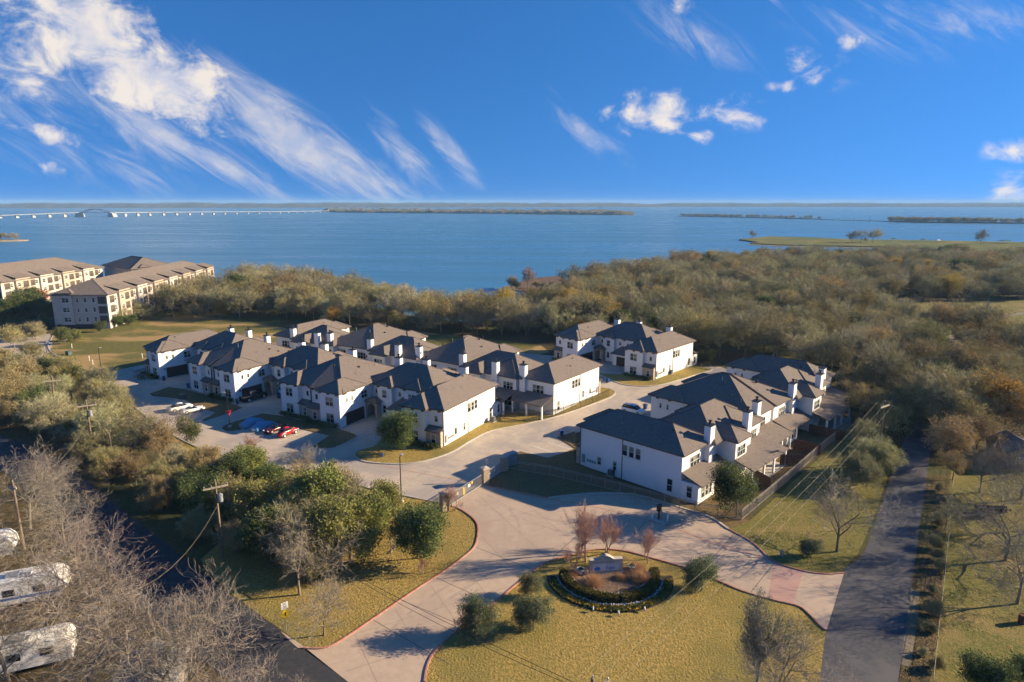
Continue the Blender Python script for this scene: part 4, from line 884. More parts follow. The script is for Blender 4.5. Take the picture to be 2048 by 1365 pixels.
# left-hand thicket between the side road and the street
THICK = [(-124.56,144.20),(-115.64,150.92),(-94.33,140.03),(-74.28,121.54),(-60.54,101.08),(-45.42,91.41),(-32.50,84.56),(-23.41,81.92),(-18.59,76.94),(-18.13,70.71),(-18.82,66.34),(-24.35,64.33),(-31.22,66.34),(-42.05,75.62),(-53.44,85.04),(-71.36,99.99),(-87.00,110.18),(-101.71,116.17)]
tp = scatter(THICK, 4.3, 5000)
LT = ['grey leafless scrub tree in the side road thicket', 'brown leaved scrub tree in the side road thicket', 'green cedar in the side road thicket']
for i, p in enumerate(tp):
    x = rf.random(); d = math.hypot(*p)
    if x < .4: k, pr = 0, rf.choice([SCRUB[0], SCRUB[2], OAK[0], OAK[1]])
    elif x < .86: k, pr = 1, rf.choice([SCRUB[1], SCRUB[3], OAKT[0], OAKT[1]])
    else: k, pr = 2, rf.choice(CEDAR + EVER)
    where = 'beyond the middle pole' if p[1] > 100 else 'between the two transformer poles' if p[0] < -36 else 'right of the near transformer pole'
    T_('thicket_tree', LT[k] + ' ' + where, 'tree', pr, p, rf.uniform(.6, .88), group='thicket trees along the side road: ' + ['grey', 'brown', 'cedar'][k], rr=rf)
T_('thicket_tree', 'tall green cedar at the right end of the thicket by the bank', 'tree', CEDAR[0], (-18.38,66.86), 1.0)
T_('thicket_tree', 'broad grey leafless tree in front of the thicket near the yellow sign', 'tree', ELM[0], (-22.07,60.62), .85)
T_('thicket_tree', 'small leafless tree with pale trunk on the bank above the drive', 'tree', ELM[1], (-17.74,54.16), .62, rz=1)
T_('thicket_tree', 'dense green cedar topped mass in middle of the thicket', 'tree', CEDAR[1], (-23.95,74.34), 1.1)
for i, (p, s) in enumerate([((-25.88,70.71),.95),((-21.37,67.39),.85),((-26.63,76.94),.95),((-17.66,71.29),.85),((-26.51,67.39),.8),((-21.78,75.62),1.0),((-30.34,73.09),.9),((-20.78,63.37),.6),((-16.72,75.62),.7)]):
    T_('thicket_tree', ('yellow green leafy' if i % 5 in (1, 3) else 'half bare scrubby') + ' tree filling the right end of the thicket above the bank', 'tree', [SCRUB[2], CEDAR[1], SCRUB[1], CEDAR[0], SCRUB[0]][i % 5], p, s, group='half bare trees at right end of thicket')
for i, p in enumerate([(43.89,61.07),(48.79,67.39),(53.53,75.36),(41.55,56.88),(37.21,51.46),(58.63,82.07),(60.27,85.04),(37.15,49.54),(49.97,70.14),(42.12,58.57),(39.95,54.82),(47.86,65.33),(39.00,54.97)]):
    T_('roadside_brush', 'low brush on the strip between country road and wire fence', 'shrub', [SCRUB[0], SCRUB[3], SCRUB[1], SCRUB[2]][(i * 3) % 4], p, [.14, .2, .17, .24, .12][i % 5], group='brush between country road and wire fence')
T_('young_tree', 'thin staked sapling on the bank beside the drive', 'tree', CRAPE[1], (-9.80,64.63), .3, rz=2)
T_('street_tree', 'tall leafless branching tree in front of the white parked cars', 'tree', ELM[0], (-56.01,99.99), .9, rz=2)
T_('street_tree', 'small dark evergreen in front of the white parked cars', 'tree', EVER[0], (-55.20,104.50), .55)
T_('street_tree', 'thin reddish leafless sapling on the street edge below the covered cars', 'tree', CRAPE[0], (-40.28,95.22), .8)
T_('street_tree', 'leafless sapling standing up from the thicket edge before the garage court', 'tree', ELM[1], (-31.20,89.25), .62, rz=.4)
# bottom-left: big spreading oaks over the caravans
for i, (p, s, lb) in enumerate([((-42.41,52.13),1.0,'spreading leafless oak over the white motorhome'),((-32.10,48.02),1.0,'spreading leafless oak at the side road bottom left'),((-24.29,43.18),1.0,'spreading leafless oak at bottom edge beside the side road'),((-60.11,74.34),.95,'leafless oak behind the motorhome at left edge'),((-52.93,70.14),.85,'leafless oak above the motorhome beside the side road'),((-39.60,55.72),.9,'leafless oak between the motorhome and the side road'),((-40.43,43.93),.85,'leafless oak in the bottom left corner'),((-19.16,41.98),.8,'low leafless crown at bottom edge left of the drive'),((-56.09,61.52),.8,'leafless oak at left edge above the white trailer'),((-62.73,82.68),.62,'leafless pinkish oak near the bend of the side road'),((-34.66,46.04),.8,'leafless oak behind the grey shed roof'),((-27.40,43.93),.9,'dense leafless oak at bottom edge right of the grey shed'),((-42.52,47.73),.9,'leafless oak over the white trailer at bottom left'),((-46.14,62.43),.7,'leafless oak between caravans and side road')]):
    T_('spreading_oak', lb, 'tree', BIGBARE[i % 3], p, s)
for i, p in enumerate([(-141.40,188.48),(-137.37,175.17),(-124.67,153.30),(-124.79,163.54),(-145.66,175.17),(-103.72,128.77),(-113.58,136.08)]):
    T_('yellowing_tree', 'yellow green scrub tree at left edge beside the field street', 'tree', [SCRUB[2], OAKT[0], SCRUB[1]][i % 3], p, .8 if i < 3 else .7, group='scrub at left edge by the field street')
for i, (p, s) in enumerate([((-163.63,212.51),1.2),((-159.10,214.33),1.25),((-150.76,210.73),1.1),((-165.26,208.11),1.1),((-174.49,232.08),1.2),((-155.83,221.88),1.0)]):
    T_('dark_evergreen', 'dark evergreen tree before the left apartment houses', 'tree', EVER[i % 2], p, s, group='dark evergreens before the apartments')
T_('rust_tree', 'small rust orange tree among the dark evergreens at the apartments', 'tree', proto('rust', 160, 7, 2.4, 4, 2, .5, .02, leaf=M_leaf_r, nl=16, ls=.2, lsig=.4), (-182.24,249.19), 1.0)
T_('rust_tree', 'reddish leafless tree in front of the left apartment roof', 'tree', proto('rust2', 161, 9, 3.6, 4, 6, .8, .03, twig=M_leaf_r, leaf=M_leaf_r, nl=2, ls=.2, lsig=.5), (-188.92,283.83), 1.1)
T_('field_shrub', 'dark round evergreen at the corner of the field street', 'shrub', EVER[1], (-127.87,181.59), .62)
T_('field_shrub', 'smaller green shrub right of the round evergreen by the field', 'shrub', CEDAR[0], (-127.87,187.07), .45)
for i, p in enumerate([(-128.86,200.61),(-128.59,208.11),(-127.67,210.73),(-129.83,221.88),(-129.90,229.97),(-131.73,240.91),(-134.52,252.90),(-126.21,212.51)]):
    T_('apartment_shrub', 'dark shrub along the foot of the long apartment house', 'shrub', EVER[i % 2], p, .42, group='shrubs along the apartment house')
for i, p in enumerate([(-130.60,214.33),(-128.10,221.88),(-135.22,243.22),(-127.76,249.19),(-120.24,245.57)]):
    T_('apartment_tree', 'leafless pinkish tree along the long apartment house', 'tree', SCRUB[0], p, .9, group='leafless trees along the apartment house')
T_('yellow_tree', 'bright yellow leaved small tree at the edge of the wood behind the rear roofs', 'tree', OAKG[0], (-58.02,208.11), .8)
T_('point_tree', 'pinkish leafless tree on the small point in the lake', 'tree', proto('point', 170, 11, 5, 4, 8, 1.0, .035, twig=mat('rosy_twigs', (.3,.2,.15)), up=.14), (8.0, 330), 1.0, z=-3.5)
T_('point_tree', 'dark leafless shrub at the tip of the small point', 'tree', SCRUB[0], (0.0, 335), .9, z=-3.5)
for i, q in enumerate([(2,330),(12,334),(20,330),(28,336),(16,326),(34,328)]): T_('point_shrub', 'low reddish leafless shrub on the small point in the lake', 'shrub', SCRUB[i % 4], q, .55, z=-3.4, group='shrubs on the small lake point')
T_('crown_tree', 'tall pale bushy tree rising above the wood against the lake', 'tree', PALE[0], (-96, 300), 1.35)
T_('crown_tree', 'wide pale tree beside the tallest one above the wood', 'tree', PALE[0], (-82, 292), 1.15, rz=2)
for i, (p, s) in enumerate([((372,700),1.5),((386,702),1.6),((364,704),1.3)]):
    T_('park_tree', 'leafless tree in the clump on the park peninsula', 'tree', OAK[i], p, s, z=-2.7, group='clump on the park peninsula')
T_('park_tree', 'lone dark leafless tree near the right end of the park peninsula', 'tree', OAK[3], (481.38,673.88), 1.6, z=-2.7)
T_('park_tree', 'small reddish tree near the tip of the park peninsula', 'tree', OAKT[1], (287.74,786.16), 1.0, z=-2.7)
for i, p in enumerate([(-583.27,747.85),(-575.30,747.85),(-569.79,752.68),(-590.11,747.85)]):
    T_('islet_tree', 'reddish leafless tree on the islet at left edge of the lake', 'tree', OAKT[i % 3], p, 1.0, z=-3.2, group='islet trees')
for i, px in enumerate([(15.41,122.80), (46.44,162.46), (48.37,162.46), (50.94,162.46)]):
    T_('rear_evergreen', 'young evergreen beside the rear lawn against the wood', 'shrub', CEDAR[0], px, .38, group='young evergreens by rear lawn') if i else None

# ================================================================== SMALLER THINGS
M_black = mat('black_paint', (.012,.012,.013), rough=.45)
M_galv = mat('galvanised', (.36,.37,.37), (.3,.31,.31), scale=4, rough=.45, metal=.3)
M_wpaint = mat('white_paint', (.78,.78,.76), rough=.4)
M_wood = mat('weathered_pole', (.17,.12,.08), (.24,.18,.12), scale=5, stretch=(2,2,.3), rough=.95)
M_glass = mat('dark_glass', (.012,.014,.018), rough=.06, spec=.6)
M_rubber = mat('tyre_rubber', (.015,.015,.015), rough=.8)
M_chrome = mat('pale_wheel', (.6,.58,.54), rough=.3, metal=.4)
M_wire = mat('wire', (.24,.21,.15), rough=.5)
M_wire_d = mat('dark_wire', (.02,.02,.02), rough=.6)
M_signw = mat('sign_white', (.75,.75,.7), rough=.5)
M_yel = mat('sign_yellow', (.75,.5,.02), rough=.5)
M_hyd = mat('hydrant_blue', (.05,.12,.35), rough=.5)
M_iron = mat('iron_fence', (.26,.235,.21), (.3,.27,.24), rough=.5)
M_pill = mat('pillar_stone', (.46,.36,.25), (.33,.26,.18), scale=2.2, detail=3, rough=.9, bump=.4)
M_cast = mat('cast_stone', (.5,.42,.33), (.44,.37,.29), scale=4, rough=.9)

def fence_run(name, label, line, h=1.55, step=2.4, m=None, picket=.14, bar=.016, group=None, cat='fence'):
    """iron picket fence along a line: each post a part, rails per bay, pickets per bay joined"""
    t = thing(name, (line[0][0], line[0][1], 0), 0, label, cat, group); m = m or M_iron; ox, oy = line[0][:2]
    for a, b in zip(line[:-1], line[1:]):
        L = math.dist(a, b); n = max(1, round(L / step)); d = ((b[0]-a[0])/L, (b[1]-a[1])/L)
        at = lambda s: (a[0] + d[0]*s - ox, a[1] + d[1]*s - oy)
        pm = cached(('post', h), lambda: MB().box(-.04, .04, -.04, .04, 0, h + .1).mesh('post', m))
        for i in range(n + (b is line[-1])):
            p = at(L * i / n); link('post', pm, t, (p[0], p[1], 0))
        bl = L / n
        def bay():
            mb = MB(); mb.box(0, bl, -.02, .02, h - .06, h); mb.box(0, bl, -.02, .02, .14, .2); mb.box(0, bl, -.017, .017, h - .28, h - .23)
            k = int(bl / picket)
            for q in range(1, k): mb.box(q*bl/k - bar/2, q*bl/k + bar/2, -bar/2, bar/2, .06, h - .02)
            return mb.mesh('picket_panel', m)
        me = cached(('bay', round(bl, 3), h, m.name, picket), bay)
        for i in range(n):
            p = at(L * i / n); o = link('picket_panel', me, t, (p[0], p[1], 0), math.atan2(d[1], d[0])); o['kind'] = 'stuff'
    return t
fence_run('iron_fence', 'grey iron picket fence from the gate pillar along the shaded end wall', [(-1.07,93.28),(5.67,90.68),(13.26,86.18),(18.85,82.23),(24.01,78.87),(29.37,76.68)])
fence_run('iron_fence', 'long grey iron picket fence up the verge behind the right yards', [(29.37,76.68),(42.41,91.04),(50.30,99.99),(61.32,112.02)], step=2.4, picket=.13, bar=.022)
fence_run('iron_fence', 'black iron fence along the street beside the sunlit end wall', [(2.97,114.76),(8.18,117.91),(13.44,122.80),(20.40,131.24)], m=M_black)
fence_run('iron_fence', 'black iron fence round the patio of the nearest left block', [(-1.79,116.75),(2.97,114.76)], m=M_black)
fence_run('iron_fence', 'short iron fence running down the bank behind the broad oak', [(-9.42,80.88),(-12.19,74.97),(-14.06,68.68)], m=M_iron)
fence_run('iron_fence', 'dark fence beside the cabinet at the far left block', [(-87.72,145.72),(-86.92,149.26)], m=M_black)
fence_run('iron_fence', 'dark iron fence at the rear of the lone back block', [(42.77,156.74),(47.93,152.34)], m=M_black)

def wood_fence(line, label, h=1.8):
    t = thing('wooden_fence', (*line[0][:2], 0), 0, label, 'fence', 'brown wooden yard fences'); ox, oy = line[0][:2]
    for a, b in zip(line[:-1], line[1:]):
        L = math.dist(a, b); n = max(1, round(L / .3)); d = ((b[0]-a[0])/L, (b[1]-a[1])/L); me = cached('wfb', lambda: MB().box(-.14, .14, -.015, .015, .03, h).mesh('board', M_woodf))
        for i in range(n): link('board', me, t, (a[0] + d[0]*L*(i+.5)/n - ox, a[1] + d[1]*L*(i+.5)/n - oy, 0), math.atan2(d[1], d[0]))
        mb = MB(); mb.obox((a[0]-ox, a[1]-oy), (b[0]-ox, b[1]-oy), .08, .4, .5); mb.obox((a[0]-ox, a[1]-oy), (b[0]-ox, b[1]-oy), .08, 1.4, 1.5); mb.build('rail', M_woodf, t)
    return t
wood_fence([(35.39,89.35),(36.66,85.75)], 'brown wooden fence nearest the corner oak behind the near right block')
wood_fence([(41.55,94.69),(45.18,94.40)], 'brown wooden fence beside the open porch of the near right block')
wood_fence([(46.47,101.33),(49.76,98.70)], 'brown wooden fence in the middle of the right yards')
wood_fence([(52.34,108.87),(56.72,104.80)], 'brown wooden fence at the far end of the right yards')

def pillar(p, label, h=2.35, w=.95):
    t = thing('gate_pillar', (*p, 0), R(33), label, 'pillar', 'stone gate pillars')
    rp = random.Random(int(p[0] * 10)); rows = 7; hh = h / rows
    mb = MB(); mb.box(-w/2+.03, w/2-.03, -w/2+.03, w/2-.03, 0, h); mb.build('core', M_joint, t)
    for r in range(rows):
        for f in range(4):
            cut = rp.uniform(.35, .65)
            for x0, x1 in ((0, cut), (cut, 1)):
                mb = MB(); mb.box(-w/2 + x0*w + .012, -w/2 + x1*w - .012, -w/2 - rp.uniform(0, .02), -w/2 + .06, r*hh + .012, (r+1)*hh - .012)
                mb.build('stone', M_pill, t, rz=f * math.pi / 2)
    mb = MB(); mb.box(-w/2-.1, w/2+.1, -w/2-.1, w/2+.1, h, h+.12); mb.add([(-w/2-.1,-w/2-.1,h+.12),(w/2+.1,-w/2-.1,h+.12),(w/2+.1,w/2+.1,h+.12),(-w/2-.1,w/2+.1,h+.12),(0,0,h+.28)], [(0,1,4),(1,2,4),(2,3,4),(3,0,4)]); mb.build('cap', M_cast, t)
    return t
PL, PM, PR = (-8.97,79.72), (-3.92,87.86), (-1.22,92.52)
pillar(PL, 'sunlit stone gate pillar at left end of the entrance gate'); pillar(PM, 'stone gate pillar in middle at right end of the sliding gate'); pillar(PR, 'stone gate pillar on the right beside the grey cabinet')
def gate(a, b, label, signs, h=1.75):
    L = math.dist(a, b); t = thing('iron_gate', (*a, 0), math.atan2(b[1]-a[1], b[0]-a[0]), label, 'gate')
    mb = MB(); mb.box(.5, L-.5, -.03, .03, h-.07, h); mb.box(.5, L-.5, -.04, .04, .12, .24); mb.box(.5, .57, -.03, .03, .12, h); mb.box(L-.57, L-.5, -.03, .03, .12, h); mb.box(L/2-.05, L/2+.05, -.032, .032, .12, h+.02); mb.build('gate_frame', M_galv, t)
    n = int((L - 1) / .13); pk = cached(('gp', h), lambda: MB().box(-.011, .011, -.011, .011, .13, h - .02).mesh('picket', M_iron))
    for i in range(1, n): link('picket', pk, t, (.5 + i * (L - 1) / n, 0, 0))
    for x, z, w, hh, m in signs:
        mb = MB(); mb.box(x-w/2, x+w/2, -.05, -.035, z, z+hh); mb.build('notice', m, t)
    return t
gate(PL, PM, 'sliding iron entrance gate with small white and yellow notices', [(2.9,1.0,.35,.4,M_signw),(5.6,1.1,.55,.4,M_signw),(6.3,1.3,.3,.32,M_yel),(4.35,.35,.18,1.2,M_yel)])
gate(PM, PR, 'short iron gate leaf with two white notices right of the middle pillar', [(1.3,.35,.55,.85,M_signw),(2.6,.95,.4,.5,M_signw)])
# utility cabinet, gate motor
c = (-0.16,95.22)
t = thing('utility_cabinet', (*c, 0), R(40), 'large grey utility cabinet behind the right gate pillar', 'cabinet')
mb = MB(); mb.box(-.9, .9, -.55, .55, .1, 1.75); mb.build('housing', M_grey, t); mb = MB(); mb.box(-1.0, 1.0, -.65, .65, 0, .1); mb.build('plinth', M_kerb, t)
for s in (-1, 1): MB().box(s*.44-.4, s*.44+.4, -.58, -.553, .2, 1.65).build('cabinet_door', M_grey, t)
MB().box(-.96, .96, -.6, .6, 1.75, 1.82).build('lid', M_grey, t)
t = thing('access_post', (*(-3.67,88.90), 0), 0, 'slim black card reader post behind the middle gate pillar', 'post'); MB().box(-.05,.05,-.05,.05,0,2.6).build('post', M_black, t); MB().box(-.16,.16,-.08,.08,2.6,3.3).build('reader', M_galv, t); MB().box(-.3,.3,-.3,.3,0,.5).build('motor_box', M_black, t)

def lamp_post(p, rz, label, h=6.6, banner=False):
    t = thing('lamp_post', (*p, 0), rz, label, 'lamp post', 'tall lamp posts')
    MB().lathe([(.32, 0), (.32, .45), (.27, .5)], n=12).build('concrete_base', M_kerb, t)
    MB().tube([(0,0,.5),(0,0,h)], [.085,.06], 8).build('pole', M_black, t); MB().tube([(0,0,h-.06),(.35,0,h)], .04, 6).build('arm', M_black, t)
    MB().box(.28, .95, -.17, .17, h-.02, h+.1).build('lamp_head', M_galv, t)
    if banner:
        mb = MB()
        for s in (-1, 1): mb.add([(0,0,3.1),(s*.42,.05,3.4),(s*.42,.05,2.8),(0,.12,3.1),(s*.42,.15,3.4),(s*.42,.15,2.8)], [(0,1,2),(3,5,4),(0,3,4,1),(1,4,5,2),(2,5,3,0)])
        mb.box(-.12,.12,-.12,.14,2.95,3.25); mb.box(-.12,.0,-.1,.1,2.3,3.0); mb.build('red_bow', mat('red_ribbon', (.6,.03,.015), rough=.6), t)
    return t
lamp_post((-15.07,82.07), R(75), 'tall lamp post on the grass left of the gate street'); lamp_post((-51.04,111.75), R(180), 'lamp post with red bow at the tip of the lawn by covered cars', banner=True)
lamp_post((-113.41,154.26), R(90), 'lamp post on the field street at far left'); lamp_post((-96.39,147.71), R(90), 'lamp post beside the parking bays at the far left block')

def utility_pole(p, label, h=9.5, arm=2.6, rz=0, tr=True, lean=0.0):
    t = thing('utility_pole', (*p, 0), rz, label, 'utility pole'); t.rotation_euler = (0, lean, rz)
    MB().tube([(0,0,-.3),(0,0,h)], [.17,.11], 8).build('pole', M_wood, t)
    MB().box(-arm/2, arm/2, -.17, -.01, h-.8, h-.62).build('crossarm', mat('pale_crossarm', (.42,.35,.26), (.34,.28,.2), scale=3, rough=.9), t)
    for x in (-arm/2+.1, -.45, arm/2-.1): MB().lathe([(.03,0),(.03,.12),(.07,.14),(.07,.22),(.03,.26)], (x,-.08,h-.62), 8).build('insulator', M_galv, t)
    MB().lathe([(.03,0),(.06,.05),(.06,.2),(.03,.24)], (0,0,h), 8).build('insulator', M_galv, t)
    if tr: MB().lathe([(.05,-.02),(.27,0),(.27,.85),(.2,.9),(.06,.92),(.06,1.05)], (.35,-.25,h-2.4), 12).build('transformer', M_galv, t)
    return t
P1, P2, P3, P4, P5 = (-33.15,67.65), (-66.61,97.40), (-82.38,111.61), (57.22,95.55), (5.18,36.37)
utility_pole(P1, 'wooden utility pole with transformer rising from the near thicket', rz=R(32)); utility_pole(P2, 'wooden utility pole with transformer in middle of the thicket', rz=R(32)); utility_pole(P3, 'wooden utility pole with bare crossarm farthest along the thicket', rz=R(32), tr=False, lean=R(3))
utility_pole(P4, 'utility pole at the edge of the wood where the three right wires end', h=10, rz=R(35), tr=False); utility_pole(P5, 'utility pole standing just below the bottom edge, only its tip showing', h=10, rz=R(30), tr=False)
utility_pole((-57.37,69.60), 'dark pole in the shade beside the side road at left edge', h=8.5, arm=.8, tr=False)
utility_pole((151.07,204.11), 'lone utility pole in the clearing at right rear', h=9, arm=1.0, tr=False)
def wire(name, a, b, sag, label, m=None, r=.02, group=None):
    n = 16; pts = [(a[0]+(b[0]-a[0])*i/n, a[1]+(b[1]-a[1])*i/n, a[2]+(b[2]-a[2])*i/n - sag*4*(i/n)*(1-i/n)) for i in range(n+1)]
    return tag(MB().tube(pts, r, 5).build(name, m or M_wire), label, 'wire', group)
for k, o in enumerate((-1.1, 0, 1.1)):
    wire('power_line', (P5[0]+o*.85, P5[1]-o*.5, 9.6), (P4[0]+o*.85, P4[1]-o*.5, 9.6), 1.3, ['left', 'middle', 'right'][k] + ' one of three pale power lines crossing above the entrance lawn', group='power lines above the entrance lawn', r=.007)
for k, o in enumerate((-1.0, .5)):
    wire('power_line', (P1[0]+o, P1[1], 9.0), (P5[0]+o, P5[1], 9.6 - k), 1.0 + k * .8, ['upper', 'lower'][k] + ' dark power line crossing the drive at bottom', m=M_wire_d, group='dark power lines over the drive', r=.018)
wire('power_line', (P1[0], P1[1], 8.4), (P2[0], P2[1], 8.4), 1.0, 'wire between the two transformer poles', m=M_wire, r=.015)
wire('power_line', (P2[0], P2[1], 8.4), (P3[0], P3[1], 8.4), 1.0, 'wire between the middle and farthest thicket poles', m=M_wire, r=.015)
wire('power_line', (P2[0], P2[1], 6.6), (*(-57.91,70.26), 8.0), 2.2, 'sagging service wire from middle pole across the side road', m=M_wire, r=.016)
wire('power_line', (P1[0], P1[1], 6.6), (*(-35.70,53.05), 5.0), 2.0, 'sagging service wire from the near transformer pole across the side road', m=M_wire, r=.014)

# keypad kiosk on its island
isl = ribbon('kiosk_island', [(17.84,77.35),(18.82,76.54),(19.63,75.62)], 1.0, 0, M_kerb, h=.15); 
c = (18.82,76.81); t = thing('entry_kiosk', (*c, .15), R(20), 'black entry keypad kiosk on the small kerbed island', 'kiosk')
MB().box(-.07,.07,-.07,.07,0,1.15).build('stand', M_black, t); MB().box(-.28,.28,-.16,.16,1.15,1.95).build('keypad_housing', M_black, t); MB().box(-.36,.36,-.24,.24,1.95,2.0).build('hood', M_black, t); MB().box(.12,.55,-.2,.2,0,.95).build('pedestal', M_galv, t)
for k, x in enumerate((-.75, 1.05)):
    tag(MB().lathe([(.09,0),(.09,.85),(.06,.95)], n=8).build('bollard', M_wpaint, None, (c[0]+x, c[1]-x*.35, .12)), ['grey bollard left of the entry kiosk', 'white bollard right of the entry kiosk'][k], 'bollard')

def hydrant(p, m, label):
    t = thing('fire_hydrant', (*p, 0), R(30), label, 'hydrant'); MB().lathe([(.2,0),(.2,.06),(.13,.08),(.13,.5),(.17,.52),(.17,.58),(.13,.66),(.06,.74),(.04,.8)], n=12).build('barrel', m, t)
    for s in (-1, 1): MB().tube([(s*.1,0,.42),(s*.24,0,.42)], .07, 8).build('nozzle', m, t)
    MB().tube([(0,-.1,.38),(0,-.26,.38)], .09, 8).build('nozzle', m, t); return t
hydrant((-20.73,97.86), M_hyd, 'blue and white fire hydrant on corner lawn by the evergreen oak'); hydrant((31.09,68.25), M_galv, 'silver fire hydrant on the green verge near the drive mouth')
def bin_(p, rz, label, m=None):
    t = thing('wheelie_bin', (*p, .02), rz, label, 'bin', 'blue wheelie bins'); mb = MB(); mb.add([(-.24,-.28,.06),(.24,-.28,.06),(.24,.26,.06),(-.24,.26,.06),(-.3,-.36,.98),(.3,-.36,.98),(.3,.34,.98),(-.3,.34,.98)], [(0,3,2,1),(4,5,6,7),(0,1,5,4),(1,2,6,5),(2,3,7,6),(3,0,4,7)]); mb.build('tub', m or M_blue_bin, t)
    mb = MB(); mb.box(-.32,.32,-.38,.36,.98,1.04); mb.box(-.3,.3,.36,.44,.92,1.0); mb.build('lid', m or M_blue_bin, t)
    for s in (-1, 1): MB().tube([(s*.2,.26,.1),(s*.28,.26,.1)], .1, 8).build('wheel', M_rubber, t)
    return t
for p, rz, lb in (((-55.61,126.07),.4,'blue wheelie bin beside the garage with the dark pickup'),((-48.51,129.80),.5,'blue wheelie bin at the wall right of the dark pickup'),((-79.60,143.58),.3,'blue wheelie bin at the far left garage'),((-71.06,137.52),.3,'blue wheelie bin at corner of the middle left block'),((8.65,107.64),.2,'blue wheelie bin on near edge of the right street'),((21.67,141.78),.6,'blue wheelie bin on the drive of the rear centre block'),((26.26,122.54),.7,'dark wheelie bin beside the white parked car')): bin_(p, rz, lb)
def ac_unit(p, rz, label):
    t = thing('air_conditioner', (*p, .1), rz, label, 'air conditioner', 'air conditioning units'); MB().box(-.55,.55,-.55,.55,0,.1).build('pad', M_kerb, t); MB().box(-.42,.42,-.42,.42,.1,.95).build('casing', M_metal_d, t); MB().lathe([(.36,0),(.36,.04),(.1,.06)], (0,0,.95), 12).build('fan_grille', M_grey, t)
    for s in range(6): MB().box(-.44,.44,-.44,.44,.18+s*.12,.21+s*.12).build('louvre', M_galv, t)
    return t
ac_unit((-3.56,114.84), R(60), 'air conditioner beside the nearest left sunlit end wall'); ac_unit((37.62,149.12), R(50), 'air conditioner at the end wall of the rear centre block'); ac_unit((42.97,156.63), R(50), 'air conditioner farthest back at the rear centre block'); ac_unit((14.83,90.54), R(46), 'greenish air conditioner in the shade of the near right end wall')
for p, lb in (((-68.51,129.45),'green transformer box on the middle lawn beside the parking bays'),((-85.63,144.86),'grey utility box beside the far left block'),((-118.44,169.16),'green utility box on the field')):
    t = thing('transformer_box', (*p, .05), R(-30), lb, 'utility box'); MB().box(-.75,.75,-.5,.5,0,.9).build('housing', mat('box_green', (.07,.11,.09), rough=.6), t); MB().box(-.8,.8,-.55,.55,.9,.98).build('lid', mat('box_green', (.07,.11,.09)), t)
for i, p in enumerate([(-122.86,177.05),(-108.70,162.46),(-105.16,158.26),(-96.58,165.19)]):
    t = thing('marker_post', (*p, 0), 0, 'short white utility marker post on the field', 'post', 'field marker posts'); MB().tube([(0,0,0),(0,0,1.1)], .07, 8).build('post', M_wpaint, t); MB().lathe([(.1,0),(.1,.15),(.03,.2)], (0,0,1.1), 8).build('cap', M_wpaint, t)

# road signs by the side road
t = thing('road_sign', (*(-21.50,54.82), 0), R(38), 'speed limit sign above yellow diamond warning sign by the side road', 'road sign')
MB().tube([(0,0,0),(0,0,3.0)], .035, 6).build('post', M_galv, t); MB().box(-.32,.32,-.05,-.035,2.35,3.05).build('speed_plate', M_signw, t)
d = MB(); d.add([(0,-.06,1.35),(.5,-.06,1.85),(0,-.06,2.35),(-.5,-.06,1.85),(0,-.045,1.35),(.5,-.045,1.85),(0,-.045,2.35),(-.5,-.045,1.85)], [(0,1,2,3),(7,6,5,4),(0,4,5,1),(1,5,6,2),(2,6,7,3),(3,7,4,0)]); d.build('diamond_plate', M_yel, t)
def text(body, size, loc, rot, m, parent, name='lettering', shear=0, ext=.004):
    cu = bpy.data.curves.new(name, 'FONT'); cu.body = body; cu.size = size; cu.align_x = 'CENTER'; cu.align_y = 'CENTER'; cu.extrude = ext; cu.shear = shear
    o0 = bpy.data.objects.new(name, cu); col.objects.link(o0); dg = bpy.context.evaluated_depsgraph_get(); me = bpy.data.meshes.new_from_object(o0.evaluated_get(dg)); bpy.data.objects.remove(o0); me.materials.clear(); me.materials.append(m)
    o = link(name, me, parent, loc); o.rotation_euler = rot; return o
text('SPEED\nLIMIT', .15, (0,-.053,2.88), (R(90),0,0), M_black, t); text('20', .36, (0,-.053,2.55), (R(90),0,0), M_black, t); MB().lathe([(.07,0),(.09,.004),(.0,.008)], n=8).build('warning_mark', M_black, t, (.02,-.062,1.9)).rotation_euler = (R(90), 0, 0)
MB().box(-.06,.06,-.07,-.062,1.62,1.84).build('warning_mark', M_black, t)

# ---------------- entrance sign and its bed
SC = (10.25,64.33); sa = R(6)
t = thing('entrance_sign', (*SC, .12), sa, 'cast stone entrance sign with blue script and curved top', 'sign')
prof = [(-1.85,0),(1.85,0),(1.85,1.75),(.95,1.75),(.8,1.78),(.6,1.9),(.4,2.05),(.2,2.12),(.1,2.2),(-.1,2.2),(-.2,2.12),(-.4,2.05),(-.6,1.9),(-.8,1.78),(-.95,1.75),(-1.85,1.75)]
def slab(prof, y0, y1):
    n = len(prof); m_ = MB(); m_.add([(x,y0,z) for x,z in prof]+[(x,y1,z) for x,z in prof], [tuple(range(n)), tuple(range(n,2*n))[::-1]]+[(i,n+i,n+(i+1)%n,(i+1)%n) for i in range(n)]); return m_
slab(prof, -.2, .2).build('stone_body', M_cast, t)
MB().box(-2.0,2.0,-.35,.35,0,.28).build('stone_base', M_cast, t)
cp = prof[2:]; m_ = MB()
for (x0,z0),(x1,z1) in zip(cp[:-1], cp[1:]): m_.add([(x0,-.3,z0),(x1,-.3,z1),(x1,.3,z1),(x0,.3,z0),(x0,-.3,z0+.13),(x1,-.3,z1+.13),(x1,.3,z1+.13),(x0,.3,z0+.13)], [(0,3,2,1),(4,5,6,7),(0,1,5,4),(2,3,7,6),(0,4,7,3),(1,2,6,5)])
m_.build('coping', M_cast, t)
